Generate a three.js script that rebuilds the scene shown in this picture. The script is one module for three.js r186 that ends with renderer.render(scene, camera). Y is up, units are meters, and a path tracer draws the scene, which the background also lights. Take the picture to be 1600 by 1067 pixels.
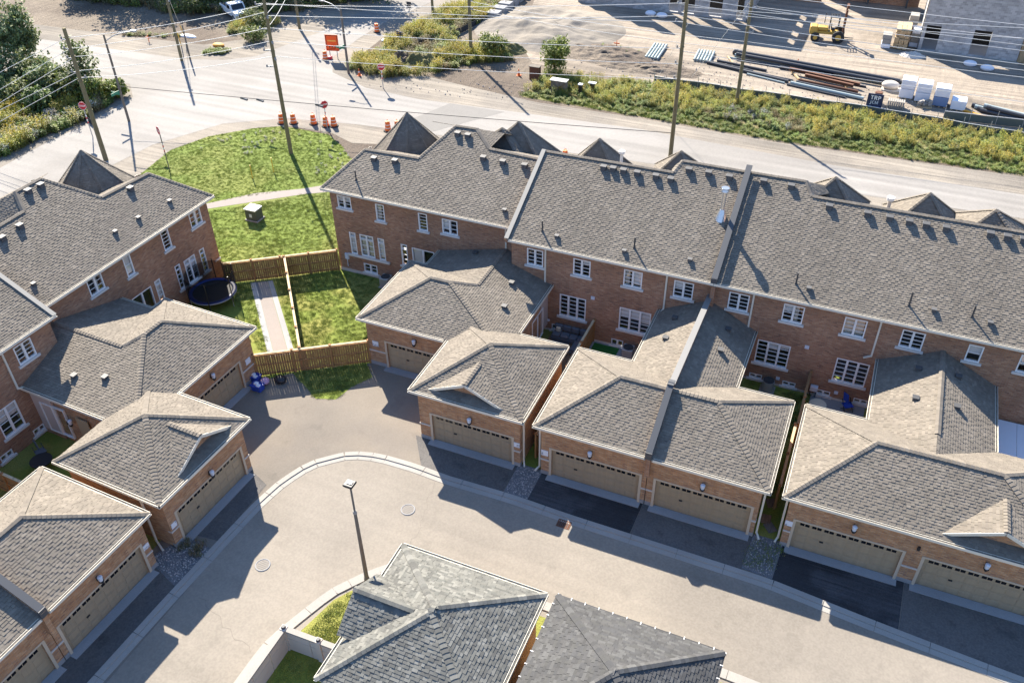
import * as THREE from 'three';
import { mergeGeometries } from 'three/addons/utils/BufferGeometryUtils.js';
import { RoundedBoxGeometry } from 'three/addons/geometries/RoundedBoxGeometry.js';

// ---------------------------------------------------------------- camera, sky, sun, exposure
const scene = new THREE.Scene();
const camera = new THREE.PerspectiveCamera(42.108, 1600 / 1067, 0.5, 3000);
camera.position.set(0, 36, 0);
camera.rotation.set(THREE.MathUtils.degToRad(-37.9476), THREE.MathUtils.degToRad(23.6154), THREE.MathUtils.degToRad(-0.8374), 'YXZ');
const SUN = new THREE.Vector3(-0.95, 1.0, -0.96).normalize();
{ // clear early-autumn sky, computed: blue zenith, pale horizon, soft glow round the sun
  const w = 256, h = 128, d = new Float32Array(w * h * 4), v = new THREE.Vector3();
  for (let j = 0; j < h; j++) for (let i = 0; i < w; i++) {
    const th = Math.PI * (j + .5) / h - Math.PI / 2, ph = 2 * Math.PI * (i + .5) / w - Math.PI;
    v.set(Math.cos(th) * Math.cos(ph), Math.sin(th), Math.cos(th) * Math.sin(ph));
    const y = Math.max(v.y, 0), t = Math.pow(1 - y, 3.2), g = Math.pow(Math.max(v.dot(SUN), 0), 10);
    const k = (j * w + i) * 4, lo = v.y < 0 ? .55 : 1;
    d[k] = lo * (.064 + .166 * t + .2 * g); d[k + 1] = lo * (.131 + .176 * t + .18 * g); d[k + 2] = lo * (.283 + .148 * t + .15 * g); d[k + 3] = 1;
  }
  const sky = new THREE.DataTexture(d, w, h, THREE.RGBAFormat, THREE.FloatType);
  sky.mapping = THREE.EquirectangularReflectionMapping; sky.magFilter = sky.minFilter = THREE.LinearFilter; sky.needsUpdate = true;
  scene.background = sky; scene.environment = sky;
}
const sun = new THREE.DirectionalLight(new THREE.Color(1, .918, .795), 4.6);
sun.position.copy(SUN).multiplyScalar(160).add(new THREE.Vector3(-30, 0, -60)); sun.target.position.set(-30, 0, -60);
sun.castShadow = true; sun.shadow.radius = 1; sun.shadow.mapSize.set(4096, 4096);
Object.assign(sun.shadow.camera, { left: -110, right: 110, top: 110, bottom: -110, near: 1, far: 500 });
scene.add(sun, sun.target);
const EXPOSURE = 3.45;

// ---------------------------------------------------------------- helpers
const V = (x, y, z) => new THREE.Vector3(x, y, z);
function rng(s) { return () => { s |= 0; s = s + 0x6D2B79F5 | 0; let t = Math.imul(s ^ s >>> 15, 1 | s); t = t + Math.imul(t ^ t >>> 7, 61 | t) ^ t; return ((t ^ t >>> 14) >>> 0) / 4294967296; }; }
const rnd = rng(11);
const used = {};
function numbered(n) { const k = used[n] = (used[n] ?? -1) + 1; return k ? n + '_' + String(k).padStart(3, '0') : n; }
const ORIGIN = new WeakMap();
const TH = THREE.MathUtils.degToRad(87.584);               // the row on the left runs almost at right angles to the row behind
const toWorld = (x, y, z) => V(x * Math.cos(TH) + z * Math.sin(TH), y, -x * Math.sin(TH) + z * Math.cos(TH));
function meta(o, label, category, group, kind) { if (label) o.userData.label = label; if (category) o.userData.category = category; if (group) o.userData.group = group; if (kind) o.userData.kind = kind; }
function thing(name, label, category, [x, y, z], { left, group, turn = 0 } = {}) {
  const o = new THREE.Group(); o.name = numbered(name); scene.add(o); ORIGIN.set(o, V(x, y, z));
  if (left) { o.position.copy(toWorld(x, y, z)); o.rotation.y = TH; } else { o.position.set(x, y, z); o.rotation.y = turn; }
  meta(o, label, category, group); return o;
}
function uvBox(g) {
  const p = g.attributes.position, n = g.attributes.normal, uv = new Float32Array(p.count * 2);
  for (let i = 0; i < p.count; i++) {
    const ax = Math.abs(n.getX(i)), ay = Math.abs(n.getY(i)), az = Math.abs(n.getZ(i)), x = p.getX(i), y = p.getY(i), z = p.getZ(i);
    if (ay >= ax && ay >= az) { uv[2 * i] = x; uv[2 * i + 1] = z; } else if (ax > az) { uv[2 * i] = z; uv[2 * i + 1] = y; } else { uv[2 * i] = x; uv[2 * i + 1] = y; }
  }
  g.setAttribute('uv', new THREE.BufferAttribute(uv, 2)); return g;
}
function prep(list, keepColor) {
  return (Array.isArray(list) ? list : [list]).map(g => {
    let q = g.index ? g.toNonIndexed() : g;
    if (!q.attributes.normal) q.computeVertexNormals();
    if (!q.userData.uvDone) uvBox(q);
    for (const k of Object.keys(q.attributes)) if (!['position', 'normal', 'uv'].includes(k) && !(keepColor && k === 'color')) q.deleteAttribute(k);
    return q;
  });
}
function part(parent, name, geos, mat, { label, kind, category, group, color } = {}) {
  const list = prep(geos, color), g = list.length > 1 ? mergeGeometries(list) : list[0].clone();
  let o = ORIGIN.get(parent) || V(0, 0, 0);
  g.translate(-o.x, -o.y, -o.z);
  const m = new THREE.Mesh(g, mat); m.name = parent === scene ? numbered(name) : name; m.castShadow = m.receiveShadow = true;
  parent.add(m); ORIGIN.set(m, o); meta(m, label, category, group, kind); return m;
}
// one mesh that is a thing of its own; its geometry is moved to a base point
function single(name, label, category, [x, y, z], geos, mat, { group, kind, color } = {}) {
  const list = prep(geos, color), g = list.length > 1 ? mergeGeometries(list) : list[0].clone();
  g.translate(-x, -y, -z);
  const m = new THREE.Mesh(g, mat); m.name = numbered(name); m.position.set(x, y, z); m.castShadow = m.receiveShadow = true; scene.add(m);
  ORIGIN.set(m, V(x, y, z)); meta(m, label, category, group, kind); return m;
}
function copyOf(root, [x, y, z], turn, label) {
  const r = root.clone(); r.name = numbered(root.name.replace(/_\d+$/, '')); r.position.set(x, y, z); r.rotation.y = turn; scene.add(r);
  r.userData = { ...root.userData }; if (label) r.userData.label = label; return r;
}
const box = (x0, x1, y0, y1, z0, z1) => { const g = new THREE.BoxGeometry(Math.abs(x1 - x0), Math.abs(y1 - y0), Math.abs(z1 - z0)); g.translate((x0 + x1) / 2, (y0 + y1) / 2, (z0 + z1) / 2); return g; };
const rbox = (x0, x1, y0, y1, z0, z1, r = .03) => { const g = new RoundedBoxGeometry(x1 - x0, y1 - y0, z1 - z0, 2, r); g.translate((x0 + x1) / 2, (y0 + y1) / 2, (z0 + z1) / 2); return g; };
function bar(p, q, w, h, up = V(0, 1, 0)) {               // box from p to q, w wide and h high
  const d = q.clone().sub(p), L = d.length(); d.normalize();
  const s = V().crossVectors(up, d).normalize(), u = V().crossVectors(d, s);
  const g = new THREE.BoxGeometry(w, h, L); g.applyMatrix4(new THREE.Matrix4().makeBasis(s, u, d)); const c = p.clone().add(q).multiplyScalar(.5); g.translate(c.x, c.y, c.z); return g;
}
function cyl(p, q, r0, r1 = r0, n = 10) {
  const d = q.clone().sub(p), L = d.length(), g = new THREE.CylinderGeometry(r1, r0, L, n);
  g.applyQuaternion(new THREE.Quaternion().setFromUnitVectors(V(0, 1, 0), d.normalize())); const c = p.clone().add(q).multiplyScalar(.5); g.translate(c.x, c.y, c.z); return g;
}
function tube(pts, r, n = 6, seg = 24) { return new THREE.TubeGeometry(new THREE.CatmullRomCurve3(pts), seg, r, n); }
function flat(pts, y, uvScale = 1) {                       // horizontal sheet from [x, z] points
  const s = new THREE.Shape(pts.map(([x, z]) => new THREE.Vector2(x, -z))), g = new THREE.ShapeGeometry(s, 12); g.rotateX(-Math.PI / 2); g.translate(0, y, 0); return g;
}
function polyGeo(pts) {                                     // planar polygon in space
  const n = V(), o = pts[0]; for (let i = 1; i < pts.length - 1; i++) n.add(V().crossVectors(pts[i].clone().sub(o), pts[i + 1].clone().sub(o))); n.normalize();
  const u = pts[1].clone().sub(o).normalize(), v = V().crossVectors(n, u), q = pts.map(p => { const e = p.clone().sub(o); return new THREE.Vector2(e.dot(u), e.dot(v)); });
  const tr = THREE.ShapeUtils.triangulateShape(q, []), a = []; for (const t of tr) for (const k of t) a.push(pts[k].x, pts[k].y, pts[k].z);
  const g = new THREE.BufferGeometry(); g.setAttribute('position', new THREE.Float32BufferAttribute(a, 3)); g.computeVertexNormals(); return g;
}
function inside(pts, x, z) { let c = false; for (let i = 0, j = pts.length - 1; i < pts.length; j = i++) { const [a, b] = pts[i], [e, f] = pts[j]; if ((b > z) !== (f > z) && x < (e - a) * (z - b) / (f - b) + a) c = !c; } return c; }
function scatter(pts, perM2, r, fn) {
  const xs = pts.map(p => p[0]), zs = pts.map(p => p[1]), x0 = Math.min(...xs), x1 = Math.max(...xs), z0 = Math.min(...zs), z1 = Math.max(...zs), N = Math.floor((x1 - x0) * (z1 - z0) * perM2);
  for (let i = 0; i < N; i++) { const x = x0 + r() * (x1 - x0), z = z0 + r() * (z1 - z0); if (inside(pts, x, z)) fn(x, z); }
}

// ---------------------------------------------------------------- procedural textures
function lattice(seed, P) { const r = rng(seed), a = new Float32Array(P * P); for (let i = 0; i < a.length; i++) a[i] = r(); return a; }
const LAT = {};
function noise(u, v, P, seed, Q = P) {                      // tileable value noise on u, v in 0..1
  const key = P + ',' + Q + ',' + seed; let a = LAT[key]; if (!a) { const r = rng(seed * 977 + P * 31 + Q); a = LAT[key] = new Float32Array(P * Q); for (let i = 0; i < a.length; i++) a[i] = r(); }
  const x = u * P, y = v * Q, xi = Math.floor(x), yi = Math.floor(y); let fx = x - xi, fy = y - yi; fx = fx * fx * (3 - 2 * fx); fy = fy * fy * (3 - 2 * fy);
  const X0 = ((xi % P) + P) % P, X1 = (X0 + 1) % P, Y0 = ((yi % Q) + Q) % Q, Y1 = (Y0 + 1) % Q;
  return (a[Y0 * P + X0] * (1 - fx) + a[Y0 * P + X1] * fx) * (1 - fy) + (a[Y1 * P + X0] * (1 - fx) + a[Y1 * P + X1] * fx) * fy;
}
const fbm = (u, v, P, seed, oct = 4) => { let s = 0, a = .5, n = 0; for (let i = 0; i < oct; i++) { s += a * noise(u, v, P << i, seed + i); n += a; a *= .55; } return s / n; };
function tex(size, metres, fn, srgb = true) {               // fn gives linear colour (or height) 0..1
  const d = new Uint8Array(size * size * 4), enc = x => { x = Math.min(1, Math.max(0, x)); return Math.round(255 * (srgb ? (x < .0031308 ? 12.92 * x : 1.055 * Math.pow(x, 1 / 2.4) - .055) : x)); };
  for (let j = 0; j < size; j++) for (let i = 0; i < size; i++) { const c = fn((i + .5) / size, (j + .5) / size), k = (j * size + i) * 4; if (typeof c === 'number') d[k] = d[k + 1] = d[k + 2] = enc(c); else { d[k] = enc(c[0]); d[k + 1] = enc(c[1]); d[k + 2] = enc(c[2]); } d[k + 3] = 255; }
  const t = new THREE.DataTexture(d, size, size); t.wrapS = t.wrapT = THREE.RepeatWrapping; t.magFilter = THREE.LinearFilter; t.minFilter = THREE.LinearMipmapLinearFilter; t.generateMipmaps = true;
  if (srgb) t.colorSpace = THREE.SRGBColorSpace; t.repeat.set(1 / metres, 1 / metres); t.needsUpdate = true; return t;
}
const mul = (c, k) => [c[0] * k, c[1] * k, c[2] * k], mix3 = (a, b, t) => [a[0] + (b[0] - a[0]) * t, a[1] + (b[1] - a[1]) * t, a[2] + (b[2] - a[2]) * t];
const sst = (a, b, x) => { x = Math.min(1, Math.max(0, (x - a) / (b - a))); return x * x * (3 - 2 * x); };
const std = (color, roughness = .8, o = {}) => new THREE.MeshStandardMaterial({ color: Array.isArray(color) ? new THREE.Color().setRGB(...color) : color, roughness, ...o });
function groundTex(base, metres, size, seed, { patch = .25, grain = .25, fine = 1, tint = null, tintAmt = 0, streak = 0, stain = 0 } = {}) {
  return tex(size, metres, (u, v) => {
    const spot = stain ? stain * sst(.7, .82, noise(u, v, 30, seed + 60) * .75 + .25 * noise(u, v, 90, seed + 61)) : 0, big = fbm(u, v, 3, seed, 4) - .5, mid = fbm(u, v, 24, seed + 7, 3) - .5, gr = noise(u, v, size / 2 | 0, seed + 13) - .5;
    let k = 1 - spot + patch * 1.6 * big + .5 * patch * mid + grain * gr * fine;
    if (streak) k += streak * (noise(u, v, 3, seed + 40, 110) - .5) * (.4 + noise(u, v, 5, seed + 41));
    let c = mul(base, k); if (tint) c = mix3(c, mul(tint, k), tintAmt * sst(.42, .66, fbm(u, v, 5, seed + 21, 4))); return c;
  });
}
const brickTex = (seed, cols) => {
  const W = 20, H = 64, r = rng(seed), tone = Array.from({ length: W * H }, () => [r(), r()]);
  return tex(1024, 4.8, (u, v) => {
    const y = v * H, row = Math.floor(y), fy = y - row, x = u * W + (row % 2 ? .5 : 0), col = Math.floor(x), fx = x - col, t = tone[row * W + ((col % W) + W) % W];
    const m = fx < .045 || fy < .14; const g = .88 + .24 * noise(u, v, 512, seed + 3), big = .74 + .52 * fbm(u, v, 4, seed + 5, 3);
    const i = Math.min(cols.length - 2, Math.floor(t[0] * (cols.length - 1))), c = mix3(cols[i], cols[i + 1], t[1]); return mul(m ? [.26, .225, .19] : c, g * big);
  });
};
const brickBump = tex(1024, 4.8, (u, v) => { const y = v * 64, row = Math.floor(y), fy = y - row, x = u * 20 + (row % 2 ? .5 : 0), fx = x - Math.floor(x); return fx < .045 || fy < .14 ? .2 : .85 + .15 * noise(u, v, 512, 5); }, false);
const granule = tex(512, 2.2, (u, v) => .82 + .3 * (noise(u, v, 256, 61) - .5) + .34 * (fbm(u, v, 6, 66, 4) - .5));
const asphaltBump = tex(512, 1.6, (u, v) => noise(u, v, 256, 71) * .6 + .4 * noise(u, v, 96, 72), false);
const soilBump = tex(1024, 14, (u, v) => .6 * fbm(u, v, 8, 81, 6) + .25 * noise(u, v, 320, 85) + .2 * noise(u, v, 40, 86, 6), false);
const woodTex = c => tex(256, 1.2, (u, v) => mul(c, .72 + .5 * noise(u, v, 48, 91, 4) + .16 * (noise(u, v, 128, 92) - .5)));
const MAT = {
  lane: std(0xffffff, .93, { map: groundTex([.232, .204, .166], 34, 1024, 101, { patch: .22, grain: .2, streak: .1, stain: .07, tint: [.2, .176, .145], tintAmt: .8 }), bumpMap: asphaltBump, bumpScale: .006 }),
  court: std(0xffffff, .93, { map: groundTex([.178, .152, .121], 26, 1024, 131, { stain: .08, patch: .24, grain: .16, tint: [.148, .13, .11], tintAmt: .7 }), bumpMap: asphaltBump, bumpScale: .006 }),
  driveMid: std(0xffffff, .9, { map: groundTex([.085, .08, .077], 14, 512, 151, { stain: .15, patch: .3, grain: .4, tint: [.12, .11, .1], tintAmt: .5 }), bumpMap: asphaltBump, bumpScale: .008 }),
  driveBlack: std(0xffffff, .78, { map: groundTex([.02, .021, .024], 9, 512, 171, { patch: .5, grain: .6, tint: [.05, .05, .054], tintAmt: .8, streak: .7 }), bumpMap: asphaltBump, bumpScale: .008 }),
  road: std(0xffffff, .95, { map: groundTex([.25, .235, .215], 60, 1024, 191, { patch: .1, grain: .12, tint: [.215, .2, .18], tintAmt: .8, streak: .3 }), bumpMap: asphaltBump, bumpScale: .008 }),
  roadDark: std(0xffffff, .95, { map: groundTex([.185, .175, .16], 20, 512, 201, { patch: .12, grain: .14 }) }),
  shoulder: std(0xffffff, 1, { map: groundTex([.19, .168, .14], 22, 1024, 211, { patch: .22, grain: .4, tint: [.235, .205, .165], tintAmt: .8, streak: .4 }), bumpMap: soilBump, bumpScale: .05 }),
  soil: std(0xffffff, 1, { map: groundTex([.215, .175, .132], 40, 1024, 231, { patch: .3, grain: .34, tint: [.13, .1, .075], tintAmt: .9 }), bumpMap: soilBump, bumpScale: .3 }),
  track: std(0xffffff, 1, { map: groundTex([.27, .225, .175], 30, 1024, 251, { patch: .3, grain: .3, tint: [.17, .14, .108], tintAmt: .85, streak: .6 }), bumpMap: soilBump, bumpScale: .16 }),
  turf: std(0xffffff, 1, { map: groundTex([.15, .188, .027], 12, 1024, 271, { patch: .3, grain: .5, tint: [.24, .22, .055], tintAmt: .7 }), bumpMap: soilBump, bumpScale: .08 }),
  turfRough: std(0xffffff, 1, { map: groundTex([.13, .175, .025], 16, 1024, 281, { patch: .22, grain: .5, tint: [.185, .195, .045], tintAmt: .6 }), bumpMap: soilBump, bumpScale: .1 }),
  weedsoil: std(0xffffff, 1, { map: groundTex([.13, .125, .045], 12, 512, 291, { patch: .5, grain: .6, tint: [.16, .13, .06], tintAmt: .8 }) }),
  concrete: std(0xffffff, .9, { map: groundTex([.3, .282, .252], 6, 512, 301, { patch: .14, grain: .14 }) }),
  concreteGrey: std(0xffffff, .9, { map: groundTex([.27, .27, .27], 6, 512, 311, { patch: .18, grain: .16 }) }),
  gravel: std(0xffffff, 1, { map: groundTex([.2, .2, .205], 4, 512, 321, { patch: .2, grain: 1.1 }), bumpMap: asphaltBump, bumpScale: .05 }),
  pinkConcrete: std(0xffffff, .95, { map: groundTex([.255, .222, .198], 8, 512, 331, { patch: .12, grain: .16 }) }),
  brick: std(0xffffff, .92, { map: brickTex(5, [[.275, .13, .072], [.37, .19, .104], [.315, .158, .086], [.43, .245, .14], [.215, .108, .066]]), bumpMap: brickBump, bumpScale: .012 }),
  brickWarm: std(0xffffff, .92, { map: brickTex(9, [[.34, .165, .078], [.48, .25, .118], [.385, .205, .1], [.53, .32, .17], [.265, .136, .08]]), bumpMap: brickBump, bumpScale: .012 }),
  shingle: std(0xffffff, .95, { map: granule, vertexColors: true }),
  deck: std([.1, .092, .078], 1), soffit: std([.6, .55, .46], .7), gutter: std([.66, .61, .5], .55), white: std([.78, .77, .74], .5), sill: std([.62, .59, .54], .8),
  cap: std([.062, .066, .072], .55), capMid: std([.19, .185, .175], .6), capLight: std([.3, .28, .24], .7), vent: std([.085, .085, .085], .6), ventLid: std([.065, .065, .065], .6), black: std([.018, .018, .02], .5), pipe: std([.05, .05, .05], .6),
  steel: std([.62, .64, .66], .28, { metalness: .9 }), galv: std([.42, .43, .43], .5, { metalness: .55 }),
  door: std([.36, .275, .17], .6), trim: std([.5, .41, .3], .7), stone: std([.55, .49, .42], .85), siding: std([.5, .4, .34], .75),
  glass: new THREE.MeshPhysicalMaterial({ color: 0xffffff, roughness: .03, transmission: 1, thickness: 0, ior: 1.5 }),
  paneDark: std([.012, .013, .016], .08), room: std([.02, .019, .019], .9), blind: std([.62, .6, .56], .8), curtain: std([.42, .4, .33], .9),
  cedar: std(0xffffff, .85, { map: woodTex([.34, .185, .07]) }), cedarOld: std(0xffffff, .9, { map: woodTex([.28, .148, .062]) }), cedarPale: std(0xffffff, .85, { map: woodTex([.52, .4, .24]) }), deckWood: std(0xffffff, .9, { map: woodTex([.22, .14, .08]) }),
  lumber: std(0xffffff, .9, { map: woodTex([.5, .36, .2]) }), pole: std(0xffffff, .95, { map: woodTex([.2, .17, .095]) }), poleGrey: std(0xffffff, .95, { map: woodTex([.17, .15, .125]) }),
  leaf: new THREE.MeshPhysicalMaterial({ color: 0xffffff, roughness: .8, vertexColors: true, side: THREE.DoubleSide, transmission: .35, thickness: 0 }), bark: std([.09, .07, .05], 1),
  wire: std([.75, .74, .7], .5), wireDark: std([.03, .03, .032], .7), orange: std([.82, .16, .025], .6), red: std([.6, .03, .05], .5), green: std([.02, .2, .12], .5), yellow: std([.72, .46, .05], .5), machine: std([.52, .32, .06], .65), rubber: std([.03, .03, .03], .9), wrap: std([.72, .74, .78], .45), blueBin: std([.02, .06, .35], .5), sofa: std([.13, .135, .15], .95), cushion: std([.6, .55, .42], .95), rug: std([.02, .12, .02], 1),
  doors: [[.36, .275, .17], [.345, .268, .172], [.375, .288, .18]].map((c, i) => std(0xffffff, .62, { map: tex(512, 4.8, (u, v) => { const y = v * 4.8, dirt = sst(.5, 0, y) * (.25 + .75 * fbm(u, v, 24, 401 + i * 9, 3)) * .5 + .1 * fbm(u, v, 5, 405 + i * 9, 4); return mix3(mul(c, .97 + .1 * (noise(u, v, 64, 407 + i, 3) - .5)), [.12, .1, .075], dirt); }) })),
  manhole: std([.2, .18, .155], .8),
  cmu: std(0xffffff, .95, { map: (() => { const W = 16, H = 32, r = rng(7), t = Array.from({ length: W * H }, () => r()); return tex(1024, 6.4, (u, v) => { const y = v * H, row = Math.floor(y), fy = y - row, x = u * W + (row % 2 ? .5 : 0), c = Math.floor(x), fx = x - c, k = t[row * W + ((c % W) + W) % W], s = fbm(u, v, 4, 17, 4); return mul(fx < .04 || fy < .07 ? [.5, .49, .47] : [.4, .39, .375], (.78 + .4 * k) * (.75 + .5 * s)); }); })() }),
  pvc: std([.3, .36, .36], .45), pvcDark: std([.035, .04, .05], .5), rust: std([.13, .055, .03], .9), silt: std([.03, .032, .034], .95), siltGreen: std([.09, .11, .1], .95), plastic: std([.6, .64, .7], .4),
};

// ---------------------------------------------------------------- shingled roofs
const TONES_WARM = [[0.215, 0.184, 0.145], [0.209, 0.178, 0.14], [0.202, 0.173, 0.138], [0.245, 0.21, 0.166], [0.193, 0.166, 0.131], [0.212, 0.183, 0.143], [0.219, 0.187, 0.147]];
const TONES_GREY = [[0.186, 0.182, 0.158], [0.167, 0.164, 0.145], [0.146, 0.146, 0.129], [0.233, 0.227, 0.198], [0.128, 0.126, 0.112], [0.177, 0.173, 0.15]];
const TONES_DARK = [[0.09, 0.088, 0.085], [0.081, 0.08, 0.079], [0.071, 0.07, 0.068], [0.11, 0.109, 0.105], [0.085, 0.084, 0.079], [0.076, 0.076, 0.076]];
const EXP = .147, WID = [.14, .19, .25];
const toneMats = new Map();
function toneMat(tones, i) { const k = tones; if (!toneMats.has(k)) toneMats.set(k, tones.map(c => std(c, .95, { map: granule }))); return toneMats.get(k)[i]; }
const wedges = {};
function wedge(wi, hi) {                                     // one shingle: x along the course, y up the slope, z out of the roof
  const key = wi + '_' + hi; if (wedges[key]) return wedges[key];
  const w = WID[wi] - .002, t = hi ? .031 : .02, e = hi ? .016 : .006, L = EXP + .012;
  const P = [[0, 0, -.004], [w, 0, -.004], [w, L, -.004], [0, L, -.004], [0, 0, t], [w, 0, t], [w, L, e], [0, L, e]];
  const F = [[4, 5, 6, 7], [0, 1, 5, 4], [1, 2, 6, 5], [3, 0, 4, 7], [2, 3, 7, 6]], a = [], uv = [];
  for (const f of F) for (const k of [0, 1, 2, 0, 2, 3]) { const p = P[f[k]]; a.push(...p); uv.push(p[0] + wi * .7, p[1] + hi * .9); }
  const g = new THREE.BufferGeometry(); g.setAttribute('position', new THREE.Float32BufferAttribute(a, 3)); g.setAttribute('uv', new THREE.Float32BufferAttribute(uv, 2)); g.computeVertexNormals(); return wedges[key] = g;
}
function clipRect(poly, x0, x1, y0, y1) {
  const cut = (ps, f, g) => { const o = []; for (let i = 0; i < ps.length; i++) { const a = ps[i], b = ps[(i + 1) % ps.length], fa = f(a), fb = f(b); if (fa >= 0) o.push(a); if ((fa >= 0) !== (fb >= 0)) { const t = fa / (fa - fb); o.push([a[0] + (b[0] - a[0]) * t, a[1] + (b[1] - a[1]) * t]); } } return o; };
  let p = cut(poly, q => q[0] - x0); p = p.length ? cut(p, q => x1 - q[0]) : p; p = p.length ? cut(p, q => q[1] - y0) : p; return p.length ? cut(p, q => y1 - q[1]) : p;
}
const EYE = V(0, 36, 0);
// planes: [[V, V, V, ...], ...] each wound so that its normal points up; ridges: [[V, V], ...]
function shingledRoof(parent, planes, ridges, { tones = TONES_WARM, singles = 0, seed = 1, name = 'roof', deckMat = MAT.deck } = {}) {
  const r = rng(seed * 131 + 7), deckGeo = [], pos = [], col = [], uv = [], full = [];
  const push = (p, c, u) => { pos.push(p.x, p.y, p.z); col.push(c[0], c[1], c[2]); uv.push(u[0], u[1]); };
  for (const poly of planes) {
    const n = V(); for (let i = 0; i < poly.length; i++) n.add(V().crossVectors(poly[i], poly[(i + 1) % poly.length])); n.normalize(); if (n.y < 0) { n.negate(); poly.reverse(); }
    deckGeo.push(polyGeo(poly.slice()));
    const u = V(n.z, 0, -n.x).normalize(), v = V().crossVectors(n, u); if (v.y < 0) { u.negate(); v.negate(); }
    const o = poly[0], q = poly.map(p => { const e = p.clone().sub(o); return [e.dot(u), e.dot(v)]; });
    const xs = q.map(p => p[0]), ys = q.map(p => p[1]), X0 = Math.min(...xs), X1 = Math.max(...xs), Y0 = Math.min(...ys), Y1 = Math.max(...ys);
    const at = (x, y, h) => o.clone().addScaledVector(u, x).addScaledVector(v, y).addScaledVector(n, h);
    let last = 0, flip = false;
    for (let y = Y0 - .02, row = 0; y < Y1; y += EXP, row++) {
      let x = X0 - r() * .4;
      while (x < X1) {
        let wi = r() < .4 ? 0 : r() < .6 ? 1 : 2; const w = WID[wi], hi = (flip = r() < .88 ? !flip : flip) ? 1 : 0;
        let ti = Math.floor(r() * tones.length); if (r() < .25) ti = last; last = ti;
        const pc = clipRect(q, x, x + w - .001, y, y + EXP);
        if (pc.length >= 3) {
          let A = 0; for (let i = 0; i < pc.length; i++) { const a = pc[i], b = pc[(i + 1) % pc.length]; A += a[0] * b[1] - b[0] * a[1]; } A = Math.abs(A) / 2;
          if (A > .0008) {
            const rec = { pc, x, y, wi, hi, ti, at, u, v, n, j: (.94 + .12 * r()) * (.86 + .28 * fbm(x / 9 + seed * .37, y / 26 + seed * .61, 5, 13, 3)) };
            if (singles && Math.abs(A - (w - .001) * EXP) < 1e-4) { rec.d = at(x, y, 0).distanceTo(EYE); full.push(rec); } else emit(rec);
          }
        }
        x += w;
      }
    }
  }
  function emit({ pc, y, hi, ti, at, j }) {
    const t = hi ? .031 : .02, c = mul(tones[ti], j), H = yy => t + ((hi ? .016 : .006) - t) * Math.min(1, (yy - y) / EXP);
    const p3 = pc.map(p => at(p[0], p[1], H(p[1])));
    const idx = pc.length === 3 ? [[0, 1, 2]] : pc.length === 4 ? [[0, 1, 2], [0, 2, 3]] : THREE.ShapeUtils.triangulateShape(pc.map(p => new THREE.Vector2(p[0], p[1])), []);
    for (const f of idx) for (const k of f) push(p3[k], c, pc[k]);
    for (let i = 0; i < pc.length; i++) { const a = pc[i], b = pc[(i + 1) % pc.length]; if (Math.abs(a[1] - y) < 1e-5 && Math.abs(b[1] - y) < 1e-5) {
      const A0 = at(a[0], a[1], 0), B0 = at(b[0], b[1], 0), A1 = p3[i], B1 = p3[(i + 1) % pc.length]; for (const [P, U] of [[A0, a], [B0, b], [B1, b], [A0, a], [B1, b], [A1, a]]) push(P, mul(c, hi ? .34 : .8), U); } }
  }
  const roof = part(parent, name, deckGeo, deckMat);
  full.sort((a, b) => a.d - b.d); const own = full.slice(0, singles); for (const rec of full.slice(singles)) emit(rec);
  const org = ORIGIN.get(roof);
  for (const s of own) {
    const m = new THREE.Mesh(wedge(s.wi, s.hi), toneMat(tones, s.ti)); m.name = 'shingle'; m.castShadow = m.receiveShadow = true;
    m.quaternion.setFromRotationMatrix(new THREE.Matrix4().makeBasis(s.u, s.v, s.n)); m.position.copy(s.at(s.x, s.y, 0)).sub(org); roof.add(m);
  }
  const caps = (list) => { for (const [P, Q, wd = .15] of list) {
    const d = Q.clone().sub(P), L = d.length(); d.normalize(); const s = V().crossVectors(V(0, 1, 0), d).normalize(), up = V().crossVectors(d, s), N = Math.max(1, Math.round(L / .21));
    const drop = wd * .42;
    for (let i = 0; i < N; i++) {
      const a = P.clone().addScaledVector(d, L * i / N), b = P.clone().addScaledVector(d, L * (i + 1) / N + .01), c = mul(tones[Math.floor(r() * tones.length)], .98 + .14 * r()), h0 = .085, h1 = .062;
      const A = a.clone().addScaledVector(up, h0), B = b.clone().addScaledVector(up, h1), E = k => a.clone().addScaledVector(s, k * wd).addScaledVector(up, h0 - drop), F = k => b.clone().addScaledVector(s, k * wd).addScaledVector(up, h1 - drop);
      const e1 = E(1), f1 = F(1), e2 = E(-1), f2 = F(-1), quad = (p, q, rr, t) => { for (const [z, w] of [[p, [0, 0]], [q, [.2, 0]], [rr, [.2, .2]], [p, [0, 0]], [rr, [.2, .2]], [t, [0, .2]]]) push(z, c, [w[0] + i * .2, w[1]]); };
      quad(A, B, f1, e1); quad(B, A, e2, f2);
      const dn = .05; quad(A, e1, e1.clone().addScaledVector(up, -dn), A.clone().addScaledVector(up, -dn)); quad(e2, A, A.clone().addScaledVector(up, -dn), e2.clone().addScaledVector(up, -dn));
    }
  } };
  caps(ridges);
  const g = new THREE.BufferGeometry(); g.setAttribute('position', new THREE.Float32BufferAttribute(pos, 3)); g.setAttribute('uv', new THREE.Float32BufferAttribute(uv, 2)); g.setAttribute('color', new THREE.Float32BufferAttribute(col, 3)); g.computeVertexNormals(); g.userData.uvDone = true;
  part(roof, 'shingles', g, MAT.shingle, { kind: 'stuff', color: true });
  return roof;
}

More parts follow.
